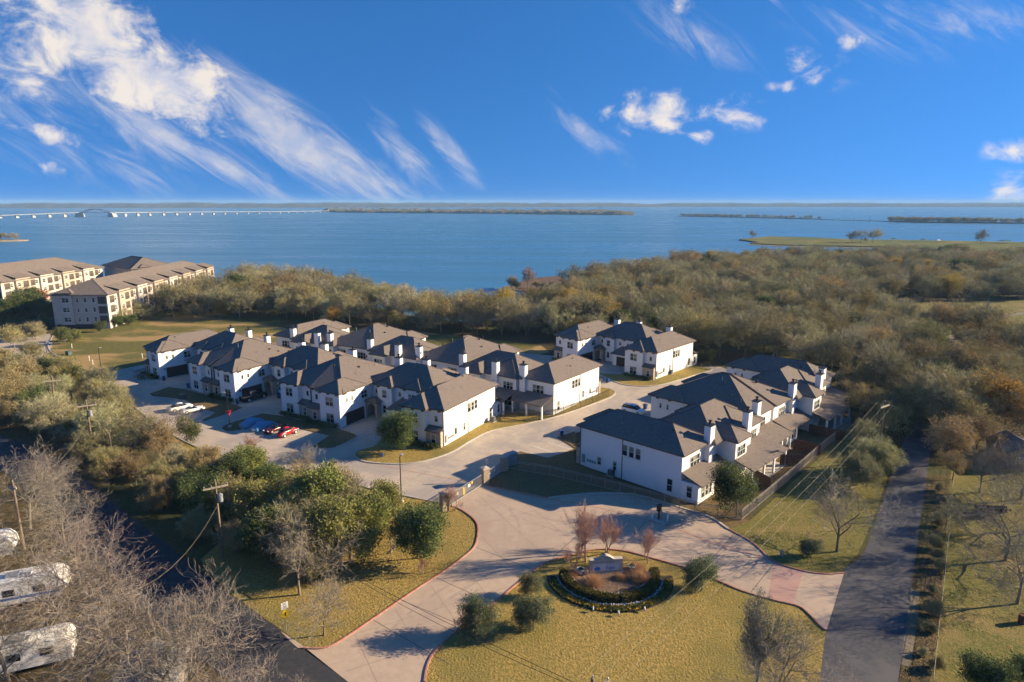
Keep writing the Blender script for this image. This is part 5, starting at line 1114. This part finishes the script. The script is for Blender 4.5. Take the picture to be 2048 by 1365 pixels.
m_ = MB(); m_.box(-1.6,1.6,-.25,-.201,.42,.5); m_.box(-1.6,1.6,-.25,-.201,1.42,1.5); m_.box(-1.6,-1.52,-.25,-.201,.5,1.42); m_.box(1.52,1.6,-.25,-.201,.5,1.42); m_.build('panel_frame', M_stone, t)
MB().box(-1.5,1.5,-.215,-.203,.52,1.4).build('sign_panel', mat('panel_cream', (.62,.6,.56), rough=.6), t)
o = MB().lathe([(.17,0),(.17,.05),(.1,.07),(.1,.03)], n=16).build('medallion', M_cast, t, (0,-.2,1.9)); o.rotation_euler = (R(90),0,0)
M_lblue = mat('letter_blue', (.03,.08,.36), rough=.5)
text('Edge', .52, (.42,-.222,.86), (R(90),0,0), M_lblue, t, shear=.25); text("WATER'S", .2, (.35,-.222,1.24), (R(90),0,0), mat('letter_tan', (.35,.28,.22)), t)
o = MB().lathe([(.32,0),(.3,.02),(.0,.03)], n=16).build('wave_emblem', mat('emblem_blue', (.03,.16,.55), rough=.5), t, (-.98,-.217,.78)); o.rotation_euler = (R(90),0,0); o.scale = (1.1,.75,1)
MB().box(-1.35,-.6,-.222,-.216,1.08,1.16).build('emblem_bar', mat('emblem_sand', (.5,.38,.2)), t)
# half-round retaining wall, hedge and flowers
BCx, BCy = SC[0] + .35, SC[1] - .2
def arc_pts(rx, ry, a0, a1, n): return [(BCx + rx*math.cos(R(a0+(a1-a0)*i/n)), BCy + ry*math.sin(R(a0+(a1-a0)*i/n))) for i in range(n+1)]
sheet('planting_bed', arc_pts(6.9, 6.6, 180, 360, 28), .03, mat('dark_mulch', (.035,.027,.018), (.06,.045,.03), scale=3, rough=.95, bump=.6))
sheet('raised_bed', arc_pts(4.15, 3.75, 180, 360, 24) + [(BCx+4.15, BCy+1.2), (BCx-4.15, BCy+1.2)], .36, mat('bark_mulch', (.2,.13,.085), (.13,.085,.055), scale=2.5, detail=9, rough=.95, bump=.8), thick=.4)
t = thing('retaining_wall', (BCx, BCy, 0), 0, 'low curved stone retaining wall round the sign bed', 'wall')
ap = arc_pts(4.3, 3.9, 178, 362, 34)
for (a, b) in zip(ap[:-1], ap[1:]):
    for lv in range(2):
        mb = MB(); mb.obox((a[0]-BCx, a[1]-BCy), (a[0]-BCx+(b[0]-a[0])*.96, a[1]-BCy+(b[1]-a[1])*.96), .3 + .03*rng.random(), lv*.24+.01, lv*.24+.235); mb.build('stone', M_cast, t)
def hedge(pts_, w, h, label, m, seed):
    """clipped hedge: leafy faces filling a swept block"""
    r = np.random.default_rng(seed); Pn = np.array(pts_); k = r.integers(0, len(Pn)-1, 5200); u = r.random(5200)[:, None]; c = Pn[k]*(1-u) + Pn[k+1]*u
    dv = Pn[k+1]-Pn[k]; nn = np.stack([-dv[:,1], dv[:,0]], 1); nn /= np.linalg.norm(nn, axis=1)[:, None]
    o_ = np.clip(r.normal(0, .5, 5200), -1, 1); side = r.random(5200) < .55; o_ = np.where(side, np.sign(o_), o_); z = np.where(side, r.random(5200)*h, h*(1-.12*r.random(5200)))
    T = np.concatenate([c + nn*(o_*w/2)[:, None], z[:, None], np.zeros((5200, 3))], 1)
    v, f = leaves(T, r, 1, .13, .03, .8); v -= np.array([pts_[0][0], pts_[0][1], 0])
    t = thing('hedge', (*pts_[0], .02), 0, label, 'hedge')
    link('foliage', np_mesh('foliage', [(v, f, m)]), t); mb = MB(); q = [(p[0]-pts_[0][0], p[1]-pts_[0][1]) for p in pts_]
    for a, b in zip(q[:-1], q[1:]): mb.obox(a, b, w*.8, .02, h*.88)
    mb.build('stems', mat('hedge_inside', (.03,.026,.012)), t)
M_hedge = mat('hedge_leaves', (.15,.115,.025), (.09,.085,.02), scale=1.5, rough=.9, trans=.2)
hedge(arc_pts(4.95, 4.65, 176, 272, 22), .85, .75, 'clipped hedge round the left half of the sign bed', M_hedge, 1); hedge(arc_pts(4.95, 4.65, 276, 366, 22), .85, .75, 'clipped hedge round the right half of the sign bed', M_hedge, 2)
M_pet = [mat('pansy_white', (.75,.73,.8), rough=.8), mat('pansy_yellow', (.75,.45,.02), rough=.8)]
r = np.random.default_rng(5); fl = {0: [], 1: []}; gr = []
for i in range(900):
    a = r.uniform(188, 352); rr_ = r.uniform(5.85, 6.75); p = (BCx + rr_*math.cos(R(a)), BCy + rr_*.96*math.sin(R(a)), .16 + .06*r.random(), 0, 0, 0); (fl[1] if r.random() < .34 else gr).append(p)
for i in range(64):
    a = 186 + i*2.6; fl[0].append((BCx + 5.72*math.cos(R(a)), BCy + 5.5*math.sin(R(a)), .2, 0, 0, 0))
for k, lb in ((0, 'row of white pansies in front of the sign hedge'), (1, 'band of yellow pansies in front of the sign hedge')):
    v, f = leaves(np.array(fl[k]), r, 7, .12 if k == 0 else .08, .05, 1.0); tag(link('flower_bed', np_mesh('flower_bed', [(v, f, M_pet[k])])), lb, 'flowers', kind='stuff')
v, f = leaves(np.array(gr), r, 9, .1, .09, .8); tag(link('flower_foliage', np_mesh('flower_foliage', [(v, f, M_leaf_e)])), 'dark green pansy leaves filling the flower bed', 'flowers', kind='stuff')
def urn(p, label):
    t = thing('planter_urn', (*p, .36), 0, label, 'planter', 'white planter bowls'); MB().lathe([(.22,0),(.2,.1),(.1,.16),(.1,.24),(.34,.42),(.44,.56),(.47,.6),(.42,.6),(.38,.54)], n=20).build('bowl', M_wpaint, t, smooth=True)
    T = np.array([(0,0,.6,0,0,1.0)]); v, f = leaves(T, np.random.default_rng(3), 160, .1, .16, .8); link('plant', np_mesh('plant', [(v, f, M_leaf_e)]), t)
urn((7.47,63.95), 'white planter bowl left of the entrance sign'); urn((13.16,64.63), 'white planter bowl right of the entrance sign')
def dry_grass(p, s, label, seed):
    rg = np.random.default_rng(seed); T = np.zeros((260, 6)); T[:, :2] = rg.normal(0, .22, (260, 2)); T[:, 3:5] = T[:, :2]*2.2; T[:, 5] = .9
    v, f = slivers(T, rg, 7, 1.1, .016, .33); t = thing('dry_grass_clump', (*p, .3), 0, label, 'grass clump', 'dry ornamental grasses'); link('blades', np_mesh('blades', [(v*s, f, M_straw)]), t)
for i, (p, s, lb) in enumerate([((8.61,62.06),1.05,'big rusty clump of dry grass before the left part of the sign'),((6.52,63.66),.7,'small dry grass clump at left end of sign bed'),((11.70,63.09),.6,'low dry grass clump under the right side of the sign'),((13.74,62.80),1.0,'rounded rusty dry grass clump right of the right planter'),((13.56,64.73),.95,'upright dry grass clump behind the right planter')]): dry_grass(p, s, lb, i)
for i, p in enumerate([(8.08,57.76),(10.52,57.11),(13.22,57.76)]):
    t = thing('spotlight', (*p, 0), R(90), ['left','middle','right'][i] + ' one of three small ground spotlights below the flower bed', 'spotlight', 'ground spotlights'); MB().tube([(0,0,0),(0,0,.3)], .025, 6).build('stake', M_galv, t); MB().tube([(-.16,0,.28),(.16,0,.42)], [.07,.12], 8).build('head', M_galv, t)

# ---------------- shrubs along the house fronts
SHR = []
for s_ in range(3):
    rg = np.random.default_rng(40+s_); T = np.zeros((40, 6)); T[:, :3] = rg.normal(0, .26, (40, 3)) * [1,1,.6] + [0,0,.35]; v, f = leaves(T, rg, 9, .13, .14, .8); v[:, 2] = np.maximum(v[:, 2], .02); SHR.append(np_mesh('foliage', [(v, f, M_leaf_e)]))
def front_shrubs(blk, us, lb):
    for u, v in us:
        w = blk.matrix_world if False else Matrix.Translation(blk.location) @ Matrix.Rotation(blk.rotation_euler.z, 4, 'Z'); p = w @ Vector((u, v, .08))
        t = thing('foundation_shrub', p, rng.uniform(0, 6), lb, 'shrub', lb); t.scale = (rng.uniform(.9, 1.4),)*3; link('foliage', rng.choice(SHR), t)
FS = [(.6,-.6),(1.7,-.7),(2.7,-.6),(3.6,-.8),(4.7,-.8),(5.8,-.75),(6.9,-.7)]
front_shrubs(BC, FS + [(29.5-u, v) for u, v in FS], 'dark low shrub along the front of the nearest left block'); front_shrubs(BB, FS + [(29.5-u, v) for u, v in FS], 'dark low shrub along the front of the middle left block'); front_shrubs(BG, FS + [(29.5-u, v) for u, v in FS], 'dark low shrub along the front of the rear centre block'); front_shrubs(BA, FS, 'dark low shrub along the front of the far left block')

# ---------------- vehicles
def loft(secs, m_, mi=0):
    """secs: list of rings of equal length -> closed skin"""
    n = len(secs[0]); vs = [p for s in secs for p in s]; fs = [(i*n+k, (i+1)*n+k, (i+1)*n+(k+1)%n, i*n+(k+1)%n) for i in range(len(secs)-1) for k in range(n)]
    fs += [tuple(range(n)), tuple(range((len(secs)-1)*n, len(secs)*n))[::-1]]; m_.add(vs, fs, mi)
def ring(x, w, zb, zs, zt, wt):
    """car section: bottom zb, shoulder zs, crown zt"""
    return [(x,-w*.9,zb),(x,-w,zb+.18),(x,-w,zs-.1),(x,-w*.95,zs),(x,-wt,zt-.02),(x,-wt*.5,zt),(x,wt*.5,zt),(x,wt,zt-.02),(x,w*.95,zs),(x,w,zs-.1),(x,w,zb+.18),(x,w*.9,zb)]
def wheel(t, x, y, r, rim=None, w=.2):
    o = MB().lathe([(r*.6,-w/2),(r,-w/2*.8),(r,w/2*.8),(r*.6,w/2)], n=16).build('wheel', M_rubber, t, (x, y, r)); o.rotation_euler = (R(90),0,0)
    MB().lathe([(r*.62,-w/2-.01),(r*.5,-w/2-.02),(r*.12,-w/2+.03),(r*.12,w/2-.03),(r*.5,w/2+.02),(r*.62,w/2+.01)], n=12).build('rim', rim or M_chrome, o)
def car(p, rz, label, paint, body, cabin, L, W, wr=.33, wb=None, name='parked_car', cat='car', z=.02, roofm=None):
    """body / cabin: lists of (x, zs, zt) and (x, zt, wt) stations along the length"""
    t = thing(name, (*p, z), rz, label, cat, 'parked cars'); mb = MB(); loft([ring(x, W/2*f, .22, zs, zt, W/2*f*.82) for x, zs, zt, f in body], mb); mb.build('body', paint, t, smooth=True)
    mb = MB(); loft([[(x,-wb_,zb),(x,-wt,zt-.05),(x,-wt*.7,zt),(x,wt*.7,zt),(x,wt,zt-.05),(x,wb_,zb)] for x, zb, zt, wb_, wt in cabin], mb); mb.build('windows', M_glass, t, smooth=True)
    rs = [c_ for c_ in cabin if c_[2] > max(k[2] for k in cabin) - .22]
    mb = MB(); loft([[(x,-wt-.015,zt-.09),(x,-wt*.7,zt+.02),(x,wt*.7,zt+.02),(x,wt+.015,zt-.09)] for x, zb, zt, wb_, wt in rs], mb); mb.build('roof', roofm or paint, t, smooth=True)
    for x in (wb or (-L*.31, L*.31)):
        for s in (-1, 1): wheel(t, x, s*(W/2-.08), wr)
    for s in (-1, 1):
        MB().box(L/2-.14, L/2-.02, s*W*.33-.14, s*W*.33+.14, .58, .72).build('headlight', M_wpaint, t); MB().box(-L/2+.02, -L/2+.12, s*W*.35-.12, s*W*.35+.12, .62, .78).build('tail_light', mat('lamp_red', (.4,.02,.02), rough=.3), t)
    return t
SEDAN_B = [(-2.2,.7,.75,.86),(-2.05,.85,.93,.95),(-1.3,.88,.98,1),(0,.86,.96,1),(.9,.84,.94,1),(1.9,.74,.82,.96),(2.2,.6,.64,.84)]
SEDAN_C = [(-1.75,.93,.97,.74,.66),(-1.0,.94,1.36,.78,.6),(-.2,.93,1.44,.8,.6),(.45,.92,1.36,.8,.6),(1.15,.88,.92,.76,.66)]
SUV_B = [(-2.25,.9,.96,.9),(-2.1,1.0,1.06,.98),(-1,1.0,1.08,1),(.8,.98,1.06,1),(1.9,.92,1.0,.97),(2.3,.75,.8,.88)]
SUV_C = [(-2.15,1.02,1.1,.8,.7),(-1.85,1.05,1.62,.82,.66),(0,1.05,1.72,.85,.68),(.6,1.04,1.64,.84,.66),(1.3,1.0,1.05,.8,.7)]
P_white = mat('car_white', (.75,.75,.74), rough=.25, spec=.5); P_black = mat('car_black', (.012,.012,.014), rough=.25, spec=.5); P_red = mat('car_red', (.5,.012,.01), rough=.22, spec=.5); P_maroon = mat('car_maroon', (.09,.008,.01), rough=.2, spec=.5); P_silver = mat('car_silver', (.5,.52,.55), rough=.3, spec=.5)
car((-53.49,129.11), R(58), 'black pickup truck in the middle left garage court', P_black, [(-2.75,.95,1.0,.93),(-2.6,1.05,1.1,1),(-.8,1.05,1.12,1),(.9,1.05,1.12,1),(2.3,1.0,1.06,.97),(2.75,.8,.85,.9)], [(-1.0,1.08,1.15,.85,.75),(-.75,1.1,1.8,.86,.7),(.4,1.1,1.86,.86,.7),(.9,1.1,1.75,.85,.7),(1.5,1.08,1.12,.82,.72)], 5.5, 1.98, .4, (-1.75, 1.75), cat='truck', name='pickup_truck')
car((-65.2,122.1), R(48), 'white saloon car on the left of the two white cars by the street', P_white, SEDAN_B, SEDAN_C, 4.4, 1.8)
car((-62.2,120.9), R(46), 'low white sports car right of the white saloon', P_white, [(-2.1,.68,.72,.88),(-1.9,.8,.86,.98),(-1,.8,.86,1),(.6,.76,.82,1),(1.7,.68,.74,.96),(2.1,.5,.54,.82)], [(-1.2,.84,.88,.72,.6),(-.6,.86,1.14,.74,.52),(.0,.84,1.18,.75,.52),(.8,.78,.82,.72,.6)], 4.3, 1.85, .33)
car((23.45,120.19), R(-40), 'white sport utility car in the court of the near right block', P_white, SUV_B, SUV_C, 4.6, 1.9, .37)
car((-42.3,110.0), R(240), 'dark red low sports car between covered cars and the red beetle', P_maroon, [(-2.0,.6,.66,.86),(-1.8,.72,.8,.96),(-.8,.74,.8,1),(.6,.72,.78,1),(1.6,.64,.7,.94),(2.05,.46,.5,.8)], [(-1.0,.78,.84,.7,.6),(-.5,.8,1.1,.72,.5),(.0,.8,1.12,.72,.5),(.7,.76,.8,.7,.6)], 4.1, 1.7, .31)
# rounded red beetle with white wings
t = car((-39.4,108.1), R(60), 'red rounded vintage car with white wings in the sunlit parking bay', P_red, [(-2.0,.45,.5,.5),(-1.85,.62,.72,.66),(-1.5,.78,.98,.74),(-.9,.84,1.06,.78),(0,.86,1.04,.8),(.8,.84,1.0,.74),(1.4,.76,.92,.62),(1.85,.6,.74,.5),(2.0,.42,.46,.36)], [(-1.55,.9,1.0,.55,.45),(-1.05,1.0,1.32,.62,.5),(-.4,1.02,1.48,.64,.52),(.2,1.02,1.46,.64,.52),(.62,1.0,1.26,.62,.5),(.85,.98,1.0,.58,.5)], 4.0, 1.56, .33, (-1.22, 1.22), name='vintage_car')
for x in (-1.22, 1.22):
    for s in (-1, 1):
        mb = MB(); n = 9; secs = []
        for yy, k in ((s*.48,1.0),(s*.66,1.0),(s*.78,.86)): secs.append([(x + .56*k*math.cos(math.pi*i/n), yy, .3 + .46*k*math.sin(math.pi*i/n)) for i in range(n+1)])
        for a, b in zip(secs[:-1], secs[1:]): mb.add(a + b, [(i, i+1, n+2+i, n+1+i) for i in range(n)])
        mb.build('wing', P_white, t, smooth=True)
for s in (-1, 1): MB().box(-.7,.7,s*.72-.09,s*.72+.09,.26,.31).build('running_board', M_black, t); MB().tube([(1.98,-.7*s,.42),(2.02,0,.42)], .05, 6).build('bumper', M_chrome, t)
# cars under blue covers
M_cover = mat('blue_car_cover', (.09,.25,.42), (.11,.3,.48), scale=1.6, detail=6, rough=.7, bump=.5)
for k, (p, lb, h) in enumerate([((-47.6,113.2), 'car under a plain blue cover nearest the lamp post with bow', 1.0), ((-44.9,111.6), 'car under a blue cover with its white nose showing', .95)]):
    t = thing('covered_car', (*p, .02), R(63), lb, 'car', 'covered cars'); mb = MB(); rc = random.Random(k)
    loft([[(x, y*f + rc.uniform(-.03,.03), z*h + (rc.uniform(-.02,.03) if z > .1 else 0)) for y, z in ((-1.0,.03),(-.98,.4),(-.9,zs),(-.62,zt*.96),(-.25,zt),(.25,zt),(.62,zt*.96),(.9,zs),(.98,.4),(1.0,.03))] for x, zs, zt, f in ((-2.3,.45,.5,.7),(-2.15,.75,.85,.88),(-1.3,.85,1.0,.95),(-.7,.92,1.38,.95),(.1,.92,1.42,.95),(.7,.88,1.2,.95),(1.2,.8,.9,.94),(2.0,.65,.72,.84),(2.25,.4,.45,.6))], mb); mb.build('cover', M_cover, t, smooth=True)
    if k:
        MB().lathe([(.62,0),(.6,.12),(.4,.3),(.1,.4)], n=12).build('nose', P_white, t, (-2.0,0,.28), smooth=True)
    for x in (-1.35, 1.35):
        for s in (-1, 1): wheel(t, x, s*.8, .31)
# parking lines
for a, b in (((-31.92,107.80),(-33.43,102.49)),((-34.29,109.08),(-37.15,104.13)),((-36.45,110.25),(-39.94,104.72))): ribbon('parking_line', [a, b], .1, .0205, M_wpaint, street, smooth=False)
for a, b in (((3.49,102.94),(7.48,99.02)),((6.13,104.41),(9.73,101.22))): ribbon('parking_line', [a, b], .1, .0205, M_wpaint, street, smooth=False)

# ---------------- caravans at bottom left
def caravan(p, rz, L, W, H, label, name='caravan', stripe=None, nose=True):
    t = thing(name, (*p, 0), rz, label, 'caravan'); prof_ = [(-L/2,.55),(L/2,.55),(L/2+(.35 if nose else 0),1.2),(L/2+(.25 if nose else 0),H-.7),(L/2-.3,H-.12),(L/2-.7,H),(-L/2+.3,H),(-L/2,H-.25)]
    n = len(prof_); mb = MB(); mb.add([(x,-W/2,z) for x,z in prof_]+[(x,W/2,z) for x,z in prof_], [tuple(range(n)), tuple(range(n,2*n))[::-1]]+[(i,n+i,n+(i+1)%n,(i+1)%n) for i in range(n)]); mb.build('body', mat('caravan_white', (.74,.73,.71), (.66,.65,.63), scale=.8, rough=.5), t)
    for x in (-L*.3, -.02*L, L*.28): MB().box(x-.5,x+.5,-W/2-.02,-W/2+.01,1.45,2.15).build('window', M_glass, t)
    for x in (-L*.2, L*.15): MB().box(x-.35,x+.35,-.35,.35,H,H+.18).build('roof_vent', M_wpaint, t)
    mb = MB(); mb.box(-.55,.55,-.4,.4,H,H+.26); mb.build('air_unit', M_grey, t)
    if stripe: MB().box(-L/2+.2,L/2-.2,-W/2-.015,-W/2+.005,1.05,1.3).build('stripe', stripe, t); MB().box(-L/2+.2,L/2-.2,W/2-.005,W/2+.015,1.9,2.2).build('stripe', stripe, t)
    for x in (-L*.2, -L*.2+.8):
        for s in (-1, 1): wheel(t, x, s*(W/2-.12), .36)
    return t
caravan((-50.51,59.33), R(22), 8.5, 2.5, 3.0, 'white motorhome with windshield panes under the spreading oak', stripe=mat('rv_blue', (.03,.12,.4), rough=.5))
caravan((-43.02,49.85), R(24), 8.0, 2.4, 2.7, 'white flat roofed trailer below the motorhome at bottom left', nose=False)
caravan((-60.79,67.39), R(24), 6.5, 2.4, 2.8, 'white caravan at left edge above the motorhome')
def shed_(p, rz, w, d, h, label, m, rm, name='garden_shed'):
    t = thing(name, (*p, 0), rz, label, 'shed'); mb = MB(); mb.box(-w/2,w/2,-d/2,d/2,0,h); mb.add([(-w/2,-d/2,h),(w/2,-d/2,h),(0,-d/2,h+w*.25),(-w/2,d/2,h),(w/2,d/2,h),(0,d/2,h+w*.25)], [(0,1,2),(5,4,3)]); mb.build('wall', m, t)
    for s in (-1, 1):
        mb = MB(); x0, x1 = s*(w/2+.35), 0; z0, z1 = h-.17, h+w*.25+.01; y0, y1 = -d/2-.3, d/2+.3; vs = [(x0,y0,z0),(x1,y0,z1),(x1,y1,z1),(x0,y1,z0)]; vs += [(a,b,c+.12) for a,b,c in vs]; mb.add(vs, [(0,3,2,1),(4,5,6,7),(0,1,5,4),(1,2,6,5),(2,3,7,6),(3,0,4,7)]); mb.build('roof_slope', rm, t)
    window(t, 'F', -w*.2, -d/2, 1.0, 1.0, 1.0); MB().box(w*.15,w*.15+.9,-d/2-.03,-d/2+.02,.05,2.0).build('door', m, t); return t
shed_((78.83,95.82), R(-8), 5.5, 6.0, 2.7, 'weathered grey shed with gable roof at the pasture edge', mat('weathered_boards', (.26,.23,.19), (.2,.18,.15), stretch=(1,1,4)), M_roof)
shed_((-29.74,46.04), R(12), 4.5, 5.0, 2.4, 'grey roofed shed at bottom edge left of the side road', mat('weathered_boards', (.26,.23,.19)), mat('tin_roof', (.3,.3,.31), (.24,.24,.25), rough=.5))
shed_((194.80,423.07), R(20), 9, 7, 3.0, 'small white building glimpsed within the far wood', M_wpaint, M_wpaint, 'small_house'); shed_((187.76,340.06), R(40), 10, 8, 3.0, 'dark house with white gable glimpsed within the right wood', mat('dark_boards', (.1,.09,.08)), M_roof, 'small_house'); shed_((193.70,319.06), R(10), 12, 8, 2.6, 'low brown house among the trees at right rear', mat('brown_boards', (.2,.1,.06)), M_roof, 'small_house')
# wire fence along the pasture
t = thing('wire_fence', (*(42.39,57.27), 0), 0, 'old wire fence with wooden posts along the left edge of the right pasture', 'fence'); L0 = (42.39,57.27); WP = [Vector(q) for q in ((34.42,46.04),(38.72,52.13),(42.39,57.27),(47.43,64.33),(52.77,71.88),(58.24,79.72),(64.31,88.38),(68.83,94.83))]
for q in WP: MB().tube([(0,0,0),(0,0,1.35)], .06, 6).build('post', M_wood, t, (q.x-L0[0], q.y-L0[1], 0))
for z in (.4,.8,1.2): MB().tube([(q.x-L0[0], q.y-L0[1], z) for q in WP], .014, 4).build('strand', M_wire, t)
for i, (p, rz) in enumerate([((59.48,77.49), .1), ((63.61,79.43), -.1)]):
    t = thing('feed_trough', (*p, 0), rz, ['dark trough lying nearer the wire fence in the pasture', 'dark trough lying behind the first one in the pasture'][i], 'trough'); mb = MB(); n = 8; secs = [[(x, .5*math.cos(math.pi+math.pi*k/n), .55+.5*math.sin(math.pi+math.pi*k/n)) for k in range(n+1)] + [(x, .44*math.cos(2*math.pi-math.pi*k/n), .55+.44*math.sin(2*math.pi-math.pi*k/n)) for k in range(n+1)] for x in (-2.0, 2.0)]; loft(secs, mb); mb.build('tub', M_black, t)
    for x in (-1.6, 1.6): MB().box(x-.06,x+.06,-.45,.45,0,.14).build('foot', M_wood, t)
t = thing('rusty_barrel', (*(49.45,55.95), 0), 0, 'rusty barrel standing on the right pasture', 'barrel'); MB().lathe([(.3,0),(.32,.02),(.32,.3),(.34,.32),(.32,.34),(.32,.6),(.34,.62),(.32,.64),(.32,.92),(.29,.93),(.28,.88)], n=14).build('drum', mat('rust', (.16,.06,.035), (.09,.04,.03), scale=4), t)
# park shelters and benches on the peninsula
for i, p in enumerate([(421.76,725.76),(453.73,698.87),(448.70,716.57),(518.77,690.34)]):
    big = i == 3; s = 2.2 if big else 1.0; t = thing('picnic_shelter', (*p, -2.7), 0, ['green picnic shelter in middle of the park peninsula','white picnic shelter left of the lone park tree','small picnic shelter right of the middle one on the peninsula','large green pavilion at right end of the park peninsula'][i], 'shelter')
    MB().add([(-2.6*s,-2*s,2.5),(2.6*s,-2*s,2.5),(2.6*s,2*s,2.5),(-2.6*s,2*s,2.5),(-1*s,0,3.6),(1*s,0,3.6)], [(0,1,5,4),(1,2,5),(2,3,4,5),(3,0,4),(3,2,1,0)]).build('roof', mat('shelter_green', (.03,.1,.07)) if i != 1 else M_wpaint, t)
    for x in (-2.2*s, 2.2*s):
        for y in (-1.6*s, 1.6*s): MB().tube([(x,y,0),(x,y,2.55)], .1, 6).build('post', M_wood, t)

# ---------------- bridge across the lake
BL = [Vector(q) for q in ((-1434.65,1750.14), (-1396.31,1803.46), (-1318.97,1952.06), (-1295.95,1984.75), (-1198.46,1984.75), (-1163.53,2127.19), (-1033.16,2383.58), (-907.79,2591.67), (-790.69,2839.39))]
DZ = [3.5, 4.5, 8.5, 9.2, 9.2, 8, 5.5, 3.5, 2.5]
t = thing('lake_bridge', (BL[3].x, BL[3].y, 0), 0, 'long white pier bridge with one brown arch span far across the lake', 'bridge'); o0 = BL[3]; M_brc = mat('bridge_concrete', (.36,.36,.36), rough=.8); M_arch = mat('arch_steel', (.1,.05,.05), rough=.6)
mb = MB()
for (a, za), (b, zb) in zip(zip(BL[:-1], DZ[:-1]), zip(BL[1:], DZ[1:])):
    d = (b-a).normalized(); nn = Vector((-d.y, d.x))*9; q = [a-nn, b-nn, b+nn, a+nn]; z4 = [za, zb, zb, za]
    mb.add([(p.x-o0.x, p.y-o0.y, z-1.5) for p, z in zip(q, z4)] + [(p.x-o0.x, p.y-o0.y, z) for p, z in zip(q, z4)], [(0,3,2,1),(4,5,6,7),(0,1,5,4),(1,2,6,5),(2,3,7,6),(3,0,4,7)])
mb.build('deck', M_brc, t)
for (a, za), (b, zb) in zip(zip(BL[:-1], DZ[:-1]), zip(BL[1:], DZ[1:])):
    if a == BL[3]: continue
    n = max(1, round((b-a).length / 46))
    for i in range(n):
        p = a.lerp(b, i/n); z = za+(zb-za)*i/n; MB().box(-1.6,1.6,-6,6,WATER_Z-1,z-1.5).build('pier', M_brc, t, (p.x-o0.x, p.y-o0.y, 0))
for p in (BL[3], BL[4]):
    mb = MB(); mb.add([(-10,-11,WATER_Z-1),(10,-11,WATER_Z-1),(10,11,WATER_Z-1),(-10,11,WATER_Z-1),(-5,-10,8),(5,-10,8),(5,10,8),(-5,10,8)], [(0,3,2,1),(4,5,6,7),(0,1,5,4),(1,2,6,5),(2,3,7,6),(3,0,4,7)]); mb.build('main_pier', M_brc, t, (p.x-o0.x, p.y-o0.y, 0))
for s in (-8, 8): MB().tube([(BL[3].lerp(BL[4], k/14).x-o0.x, BL[3].lerp(BL[4], k/14).y-o0.y+s, 4+15*math.sin(math.pi*k/14)) for k in range(15)], .75, 6).build('arch_rib', M_arch, t)
for k in range(2, 13, 2): MB().tube([(BL[3].lerp(BL[4], k/14).x-o0.x, o0.y-o0.y-8, 9), (BL[3].lerp(BL[4], k/14).x-o0.x, -8, 4+15*math.sin(math.pi*k/14))], .35, 4).build('hanger', M_arch, t)
for i, px in enumerate([(792.94,1607.47),(808.79,1564.92),(824.97,1524.55)]):
    t = thing('sailboat', (*px, WATER_Z), 0, 'tiny white sail on the breakwater line between the islands', 'sailboat', 'sails by the breakwater'); loft([[(x,-w,.8),(x,0,0),(x,w,.8)] for x, w in ((-4,.9),(-1,1.3),(2.5,1),(4.5,.1))], (mb := MB())); mb.build('hull', M_wpaint, t); MB().add([(-2.5,0,1.2),(1.2,0,1.2),(1.2,0,9),(-2.5,.1,1.2),(1.2,.1,1.2),(1.2,.1,9)], [(0,1,2),(5,4,3),(0,3,4,1),(1,4,5,2),(2,5,3,0)]).build('sail', M_wpaint, t)

# ---------------- fallen leaves lying on the lawns
def fallen(poly, n, label, seed):
    r = np.random.default_rng(seed); x0, x1 = min(p[0] for p in poly), max(p[0] for p in poly); y0, y1 = min(p[1] for p in poly), max(p[1] for p in poly); P = []
    while len(P) < n:
        p = (r.uniform(x0, x1), r.uniform(y0, y1))
        if pip(p, poly): P.append((*p, .03, 0, 0, 0))
    v, f = leaves(np.array(P), r, 1, .11, .004, .6); v[:, 2] = np.abs(v[:, 2] - .03) * .5 + .015
    return tag(link('fallen_leaves', np_mesh('fallen_leaves', [(v, f, M_leaf_f)])), label, 'leaves', kind='stuff')
M_leaf_f = mat('fallen_leaf', (.42,.27,.12), (.3,.19,.08), scale=2, rough=.9)
fallen([(-7.18,79.86),(-5.39,77.76),(-4.44,73.34),(-5.55,68.25),(-10.15,61.70),(-13.27,57.27),(-15.87,53.66),(-19.24,52.47),(-23.68,56.49),(-21.06,64.33),(-16.46,74.34),(-11.07,81.18)], 3200, 'tan leaves strewn over the bank left of the drive', 1)
fallen([(68.91,94.83),(91.46,94.83),(50.35,46.04),(34.42,46.04),(42.59,57.27)], 5200, 'tan leaves strewn over the right pasture', 2)
fallen([(59.34,108.14),(61.53,101.08),(52.27,85.85),(40.91,69.57),(35.06,64.73),(30.62,67.39),(29.68,74.34)], 3200, 'tan leaves strewn over the verge below the iron fence', 3)
fallen([(41.69,60.62),(52.81,76.94),(62.64,91.04),(66.01,91.04),(43.01,58.08),(36.12,48.32),(33.21,48.32)], 3500, 'brown leaves along the country road edge', 4)

# ================================================================== AIR
hz = bpy.data.materials.new('haze_air'); hz.use_nodes = True; nt = hz.node_tree; nt.nodes.clear()
pv = nt.nodes.new('ShaderNodeVolumePrincipled'); pv.inputs['Color'].default_value = (.36, .64, 1.0, 1); pv.inputs['Density'].default_value = 1e-4; pv.inputs['Anisotropy'].default_value = .0
mo = nt.nodes.new('ShaderNodeOutputMaterial'); nt.links.new(pv.outputs[0], mo.inputs['Volume'])
tag(MB().box(-16500, 16500, -150, 14500, -7, 64).build('haze', hz), 'thin blue air over lake and land', 'haze', kind='stuff')
